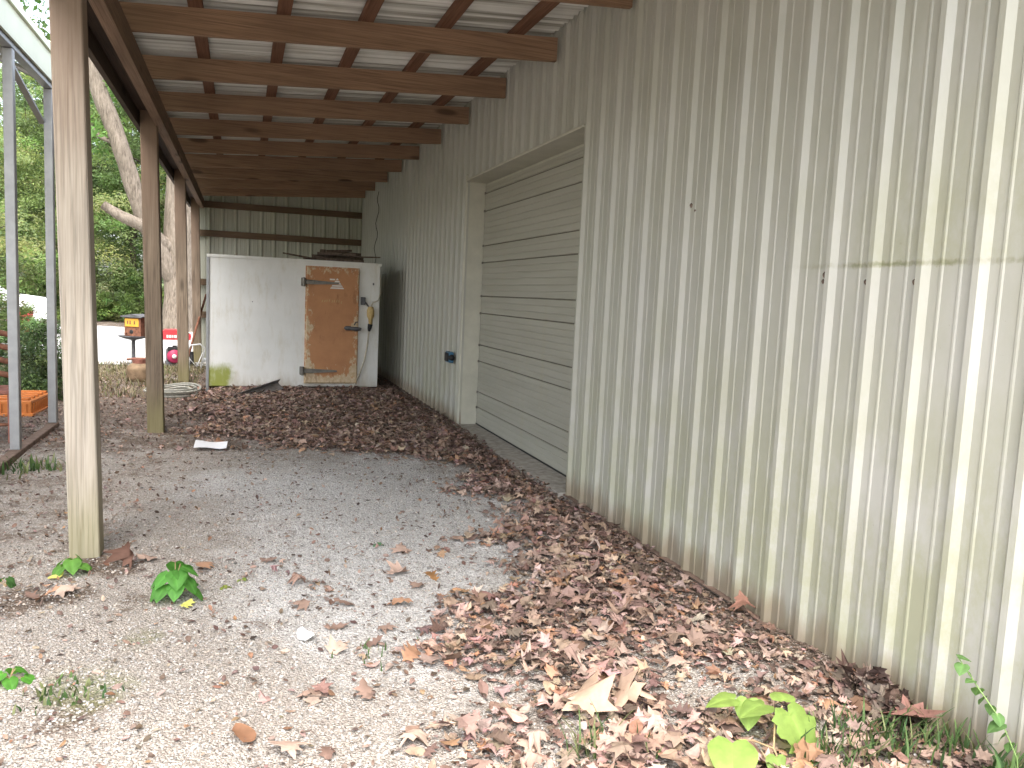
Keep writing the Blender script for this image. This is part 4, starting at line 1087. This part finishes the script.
seedling('seedling', 'bushy bright green broad-leaved seedling growing alone in the gravel', (-.267, 3.76), .07, .17, 18, .085, 1)
seedling('seedling', 'small green seedling with a yellow leaf at the foot of the first post', (-.76, 4.20), .06, .09, 8, .075, 2, (.16, .36, .07))
single_leaf('fallen_leaf', 'yellow leaf lying beside the seedling at the first post', (-.815, 4.13), .10, (.62, .55, .16), 2, 22, .5, .2)
single_leaf('fallen_leaf', 'narrow yellow leaf lying under the lone green seedling', (-.215, 3.66), .09, (.62, .60, .16), 1, 23, .5, .2)
seedling('seedling', 'small bright green seedling at the left edge of the gravel', (-.745, 3.05), .045, .05, 6, .06, 3, (.14, .4, .06))
seedling('seedling', 'tiny blue green sprout on the clear gravel patch', (.74, 4.35), .02, .025, 4, .03, 4, (.12, .25, .14))
seedling('seedling', 'tiny yellow green sprout right of the lone green seedling', (-.06, 3.86), .015, .02, 4, .022, 5, (.28, .34, .08))
seedling('seedling', 'tiny sprout farthest right of the lone green seedling', (.02, 3.95), .015, .02, 4, .022, 6, (.26, .34, .08))
seedling('seedling', 'dark green sprout left of the first post', (-1.0, 4.05), .03, .05, 5, .04, 7, (.09, .2, .06))
# airy weed against the siding, right edge
wspec = []; 
sp0 = [(-.02, 0, 0), (-.02, .02, .10), (-.05, .06, .20), (-.07, .13, .27), (-.08, .20, .335)]
rw = random.Random(8)
for k in range(11):
    t_ = .35 + .65 * k / 10; i = min(int(t_ * 4), 3); f_ = t_ * 4 - i
    p = Vector(sp0[i]).lerp(Vector(sp0[i + 1]), f_)
    wspec.append((p.x, p.y, p.z, rw.uniform(.028, .05), 2, rw.uniform(0, 6.28), R(rw.uniform(-70, 10))))
leafy('weed', 'thin pale green leafy weed leaning in front of the siding at right', (2.17, 1.59, float(height(np.array(2.17), np.array(1.59)))), wspec, [(sp0, .002)], (.16, .30, .10), 'weed', smat=plain('green_stem', (.2, .3, .1), .6))

# weedy debris beyond the second post
rng = np.random.default_rng(31)
n = 6500
x = rng.uniform(-3.6, -.55, n); y = rng.uniform(10.6, 15.0, n)
pal = np.array([(.22, .18, .11), (.16, .13, .08), (.30, .26, .17), (.13, .16, .06), (.10, .08, .055)])
me = blades('dry_weeds', on_ground(x, y), rng, .03, .12, .012, pal[rng.choice(5, n, p=[.3, .22, .18, .15, .15])], 1.6)
obj('dry_weeds', me, None, kind='stuff', label='dry weeds and plant debris beyond the second post', cat='weeds')

# ------------------------------------------------------------------ trees
def leaf_cloud(centers, radii, per, leaf, rng, base, var=.35):
    """leaf-sized bent quads spread through clumps"""
    K = len(centers); n = K * per
    c = np.repeat(np.asarray(centers), per, 0); r = np.repeat(np.asarray(radii), per)[:, None]
    d = rng.normal(0, 1, (n, 3)); d /= np.linalg.norm(d, axis=1, keepdims=True)
    p = c + d * r * (rng.random((n, 1)) ** .45) * [1, 1, .72]
    s = leaf * rng.uniform(.6, 1.35, (n, 1))
    nrm = d * .6 + rng.normal(0, .7, (n, 3)) + [0, 0, .55]; nrm /= np.linalg.norm(nrm, axis=1, keepdims=True)
    t_ = np.cross(nrm, rng.normal(0, 1, (n, 3))); t_ /= np.linalg.norm(t_, axis=1, keepdims=True)
    b_ = np.cross(nrm, t_)
    V = np.stack([p - t_ * s, p - b_ * s * .42 + nrm * s * .1, p + t_ * s - nrm * s * .18, p + b_ * s * .42 + nrm * s * .1], 1).reshape(-1, 3)
    F = np.arange(n * 4).reshape(n, 4)
    kc = np.repeat(np.exp(rng.normal(0, var, (K, 1))) * (1 + rng.normal(0, .08, (K, 3))), per, 0)
    col = np.asarray(base)[None] * kc * np.exp(rng.normal(0, .18, (n, 1)))
    return V, F, np.repeat(np.clip(col, .01, .5), 4, 0)
def crown_mesh(name, h0, h1, rad, nclump, per, leaf, seed, base, rmin=.35, rmax=.8, shape=1.0):
    r = np.random.default_rng(seed)
    t_ = r.random(nclump) ** .9; z = h0 + (h1 - h0) * t_
    rr = rad * np.sqrt(np.clip(1 - (np.abs(t_ - .4) / .62) ** 2, .05, 1)) ** shape
    a = r.uniform(0, 2 * PI, nclump); q = np.sqrt(r.random(nclump)) * .5 + .5
    q = np.where(r.random(nclump) < .3, q * .5, q)
    c = np.c_[np.cos(a) * rr * q, np.sin(a) * rr * q, z]
    V, F, col = leaf_cloud(c, r.uniform(rmin, rmax, nclump), per, leaf, r, base)
    return big_mesh(name, V, F, M['leaf'], col), c
def trunk_mb(h, r0, seed, limbs, centers, lean=.15):
    r = random.Random(seed); mb = MB()
    pts = [(0, 0, -.2)]; k = 7; x = y = 0
    for i in range(1, k + 1):
        x += r.uniform(-lean, lean); y += r.uniform(-lean, lean); pts.append((x, y, h * i / k))
    mb.tube(pts, [r0 * (1.25 if i == 0 else 1) * (1 - .75 * i / k) for i in range(k + 1)], 10)
    for j in range(limbs):
        i = r.randint(2, k - 1); p = Vector(pts[i]); c = Vector(centers[r.randrange(len(centers))])
        m_ = p.lerp(c, .5) + Vector((0, 0, -.2)); mb.tube([p, m_, c], [r0 * .35, r0 * .22, r0 * .06], 6)
    return mb
PROTO = []
specs = [(1.2, 9.8, 3.0, 180, 170, .062, (.215, .29, .12)), (2.2, 11.0, 3.2, 180, 170, .064, (.18, .255, .105)), (.5, 7.6, 2.5, 180, 190, .052, (.245, .32, .125)), (3.2, 12.5, 3.4, 170, 150, .072, (.16, .23, .10))]
KIND = ['bright mid-height leafy tree', 'tall dark leafy tree', 'low yellow green leafy tree', 'very tall deep green tree']
for i, (h0, h1, rad, nc, per, lf, base) in enumerate(specs):
    o = thing('leafy_tree', KIND[i], 'tree')
    me, cen = crown_mesh('crown', h0, h1, rad, nc, per, lf, 100 + i, base)
    obj('crown', me, None, o); obj('trunk', trunk_mb(h1 * .8, .13 + .02 * i, 7 + i, 9, cen), M['barkdark'], o)
    PROTO.append(o)
spots = [(0, -3.6, 31.2, 1.0), (1, -5.8, 33.0, 1.0), (2, -7.9, 30.6, 1.0), (0, -10.2, 32.0, 1.05), (3, -4.4, 37.0, 1.0), (1, -8.3, 37.5, 1.05), (3, -12.5, 36.5, 1.0), (2, -1.4, 31.5, 1.0),
         (1, 1.4, 33.0, 1.0), (0, -13.4, 31.0, 1.0), (3, -1.8, 39.0, 1.0), (3, 2.6, 38.0, 1.0), (0, -6.3, 40.5, 1.1), (1, -11.2, 41.5, 1.1), (2, -5.0, 29.9, .62), (3, -16.5, 35, 1.0), (1, -3.2, 44, 1.1), (0, -9.2, 45, 1.15)]
used = set()
rr = random.Random(17)
for (k, x, y, s) in spots:
    o = PROTO[k] if k not in used else copy_tree(PROTO[k]); used.add(k)
    o.location = (x, y, float(height(np.array(x), np.array(y))) - .1); o.rotation_euler = (0, 0, rr.uniform(0, 6.28)); o.scale = (s, s, s * .80)
    o['label'] = KIND[k] + ' in the wood beyond the gravel drive'; o['group'] = 'trees of the wood beyond the drive'
# nearer trees at left, partly seen through the carport frame
near = [(3, -9.4, 9.5, 1.0), (3, -9.0, 13.2, 1.05), (2, -5.9, 15.6, 1.0), (0, -7.3, 18.0, .95), (2, -3.9, 19.0, .0), (1, -8.6, 21.0, 1.0), (2, -7.4, 13.5, 1.0), (0, -10.5, 16, 1.0)]  # very tall pair stands out of view, added to block light from the left
for (k, x, y, s) in near:
    if s == 0: continue
    o = copy_tree(PROTO[k]); o.location = (x, y, -.1); o.rotation_euler = (0, 0, rr.uniform(0, 6.28)); o.scale = (s, s, s * (.58 if y > 12 and x > -8.9 else 1))
    o['label'] = KIND[k] + ' this side of the drive behind the carport'; o['group'] = 'trees behind the carport'
# undergrowth along the far edge of the drive and at the left
def bush(seed, rad, h, nc, per, lf, base):
    o = thing('bush', 'bush', 'bush')
    r = np.random.default_rng(seed); a = r.uniform(0, 2 * PI, nc); q = np.sqrt(r.random(nc)) * rad; z = h * r.random(nc) ** 1.2
    q = q * np.clip(1.15 - z / h * .6, .3, 1); c = np.c_[q * np.cos(a), q * np.sin(a), z + .1]
    V, F, col = leaf_cloud(c, r.uniform(.16, .36, nc), per, lf, r, base)
    obj('foliage', big_mesh('foliage', V, F, M['leaf'], col), None, o)
    sm = MB(); rb2 = random.Random(seed)
    for k in range(7):
        p = c[rb2.randrange(nc)]; sm.tube([(p[0] * .1, p[1] * .1, -.05), (p[0] * .5, p[1] * .5, p[2] * .6), tuple(p)], [.018, .012, .004], 5)
    obj('stem', sm, M['barkdark'], o); return o
B = [bush(201, 1.2, 1.7, 80, 110, .05, (.13, .19, .06)), bush(202, 1.4, 1.2, 80, 110, .05, (.18, .25, .08)), bush(203, .55, 1.25, 70, 120, .032, (.095, .14, .06))]
bsp = [(0, -3.3, 29.0, 1.0), (1, -4.6, 28.8, .75), (0, -5.7, 29.3, 1.1), (1, -7.2, 29.0, 1.0), (0, -8.7, 29.2, 1.1), (1, -10.2, 28.9, 1.0), (1, -1.9, 28.9, .9), (0, -.6, 29.1, 1.0), (0, -11.8, 29.3, 1.1), (1, .9, 29, 1.0)]
ub = set()
for (k, x, y, s) in bsp:
    o = B[k] if k not in ub else copy_tree(B[k]); ub.add(k)
    o.location = (x, y, float(height(np.array(x), np.array(y)))); o.rotation_euler = (0, 0, rr.uniform(0, 6.28)); o.scale = (s, s, s)
    o['label'] = ('dark green' if k == 0 else 'pale green low') + ' bush along the far edge of the drive'; o['group'] = 'bushes along the far edge of the drive'
o = B[2]; o.scale = (.62, .62, .66); o.location = (-2.22, 10.5, 0); o['label'] = 'dark green shrub behind the orange crate, seen between the steel studs'
o = copy_tree(B[2]); o.location = (-2.75, 11.6, 0); o.scale = (1.0, 1.0, .5); o['label'] = 'dark shrub behind the rusty bench at the left edge'
o = copy_tree(B[0]); o.location = (-4.55, 19.6, 0); o.scale = (.48, .48, .46); o['label'] = 'dark low bush in front of the red drum'
# the big tree with its leaning limb
bt_ = thing('big_tree', 'big pale barked tree with a limb leaning left beyond the posts', 'tree', (-1.72, 25.6, 0))
def knobby(mb, pts, rs, n, seed):
    r = random.Random(seed); P = [Vector(p) for p in pts]; out = []; ro = []
    for i in range(len(P) - 1):
        for k in range(5):
            t_ = k / 5; out.append(P[i].lerp(P[i + 1], t_) + Vector((r.uniform(-1, 1), r.uniform(-1, 1), 0)) * rs[i] * .06); ro.append((rs[i] * (1 - t_) + rs[i + 1] * t_) * r.uniform(.94, 1.06))
    out.append(P[-1]); ro.append(rs[-1]); mb.tube(out, ro, n)
tm = MB(); knobby(tm, [(0, 0, -.3), (0, 0, .4), (.02, .05, 3.5), (.12, 0, 7.5), (.5, .3, 12.0), (.7, .2, 16)], [.62, .47, .43, .38, .26, .08], 18, 1)
obj('trunk', tm, M['bark'], bt_)
lm_ = MB(); knobby(lm_, [(-.1, -.1, 1.4), (-.95, -.4, 3.3), (-1.45, -.6, 5.0), (-1.95, -.6, 6.4), (-2.6, -.5, 8.2), (-3.3, -.3, 10.5)], [.27, .245, .235, .22, .17, .08], 14, 2)
obj('limb', lm_, M['bark'], bt_)
l2 = MB(); knobby(l2, [(-.1, -.1, 2.3), (-.9, -.6, 2.95), (-1.5, -.7, 3.2), (-1.9, -.7, 3.45)], [.20, .17, .15, .12], 12, 3)
obj('limb', l2, M['bark'], bt_)
l3 = MB(); knobby(l3, [(-1.5, -.6, 5.1), (-2.0, -.5, 5.3), (-2.5, -.3, 5.9)], [.08, .06, .02], 8, 4)
obj('limb', l3, M['bark'], bt_)
r = np.random.default_rng(77)
cen = np.r_[np.c_[r.normal(.3, 2.6, 90), r.normal(0, 2.4, 90), r.uniform(9.5, 17, 90)], np.c_[r.normal(-3.0, 1.3, 46), r.normal(-.2, 1.2, 46), r.uniform(7.6, 11.5, 46)], np.c_[r.normal(-2.2, .5, 8), r.normal(-.4, .5, 8), r.uniform(5.2, 6.8, 8)]]
V, F, col = leaf_cloud(cen, r.uniform(.4, .85, len(cen)), 60, .11, r, (.12, .20, .06))
obj('crown', big_mesh('crown', V, F, M['leaf'], col), None, bt_)
# a dead brown spray of leaves above the carport edge
dt = thing('tree_branch', 'branch with dry brown leaves hanging over the carport roof edge', 'branch', (-3.3, 13.0, 4.6))
obj('twig', MB().tube([(-1.5, .6, .4), (-.6, .2, .7), (.1, 0, .62), (.35, -.05, .45)], [.04, .03, .02, .008], 7), M['barkdark'], dt)
r = np.random.default_rng(78); cen = np.c_[r.uniform(-.9, .3, 16), r.normal(0, .2, 16), r.uniform(.35, .95, 16)]
V, F, col = leaf_cloud(cen, r.uniform(.1, .22, 16), 30, .06, r, (.34, .20, .10))
obj('leaves', big_mesh('leaves', V, F, M['leaf'], col), None, dt)
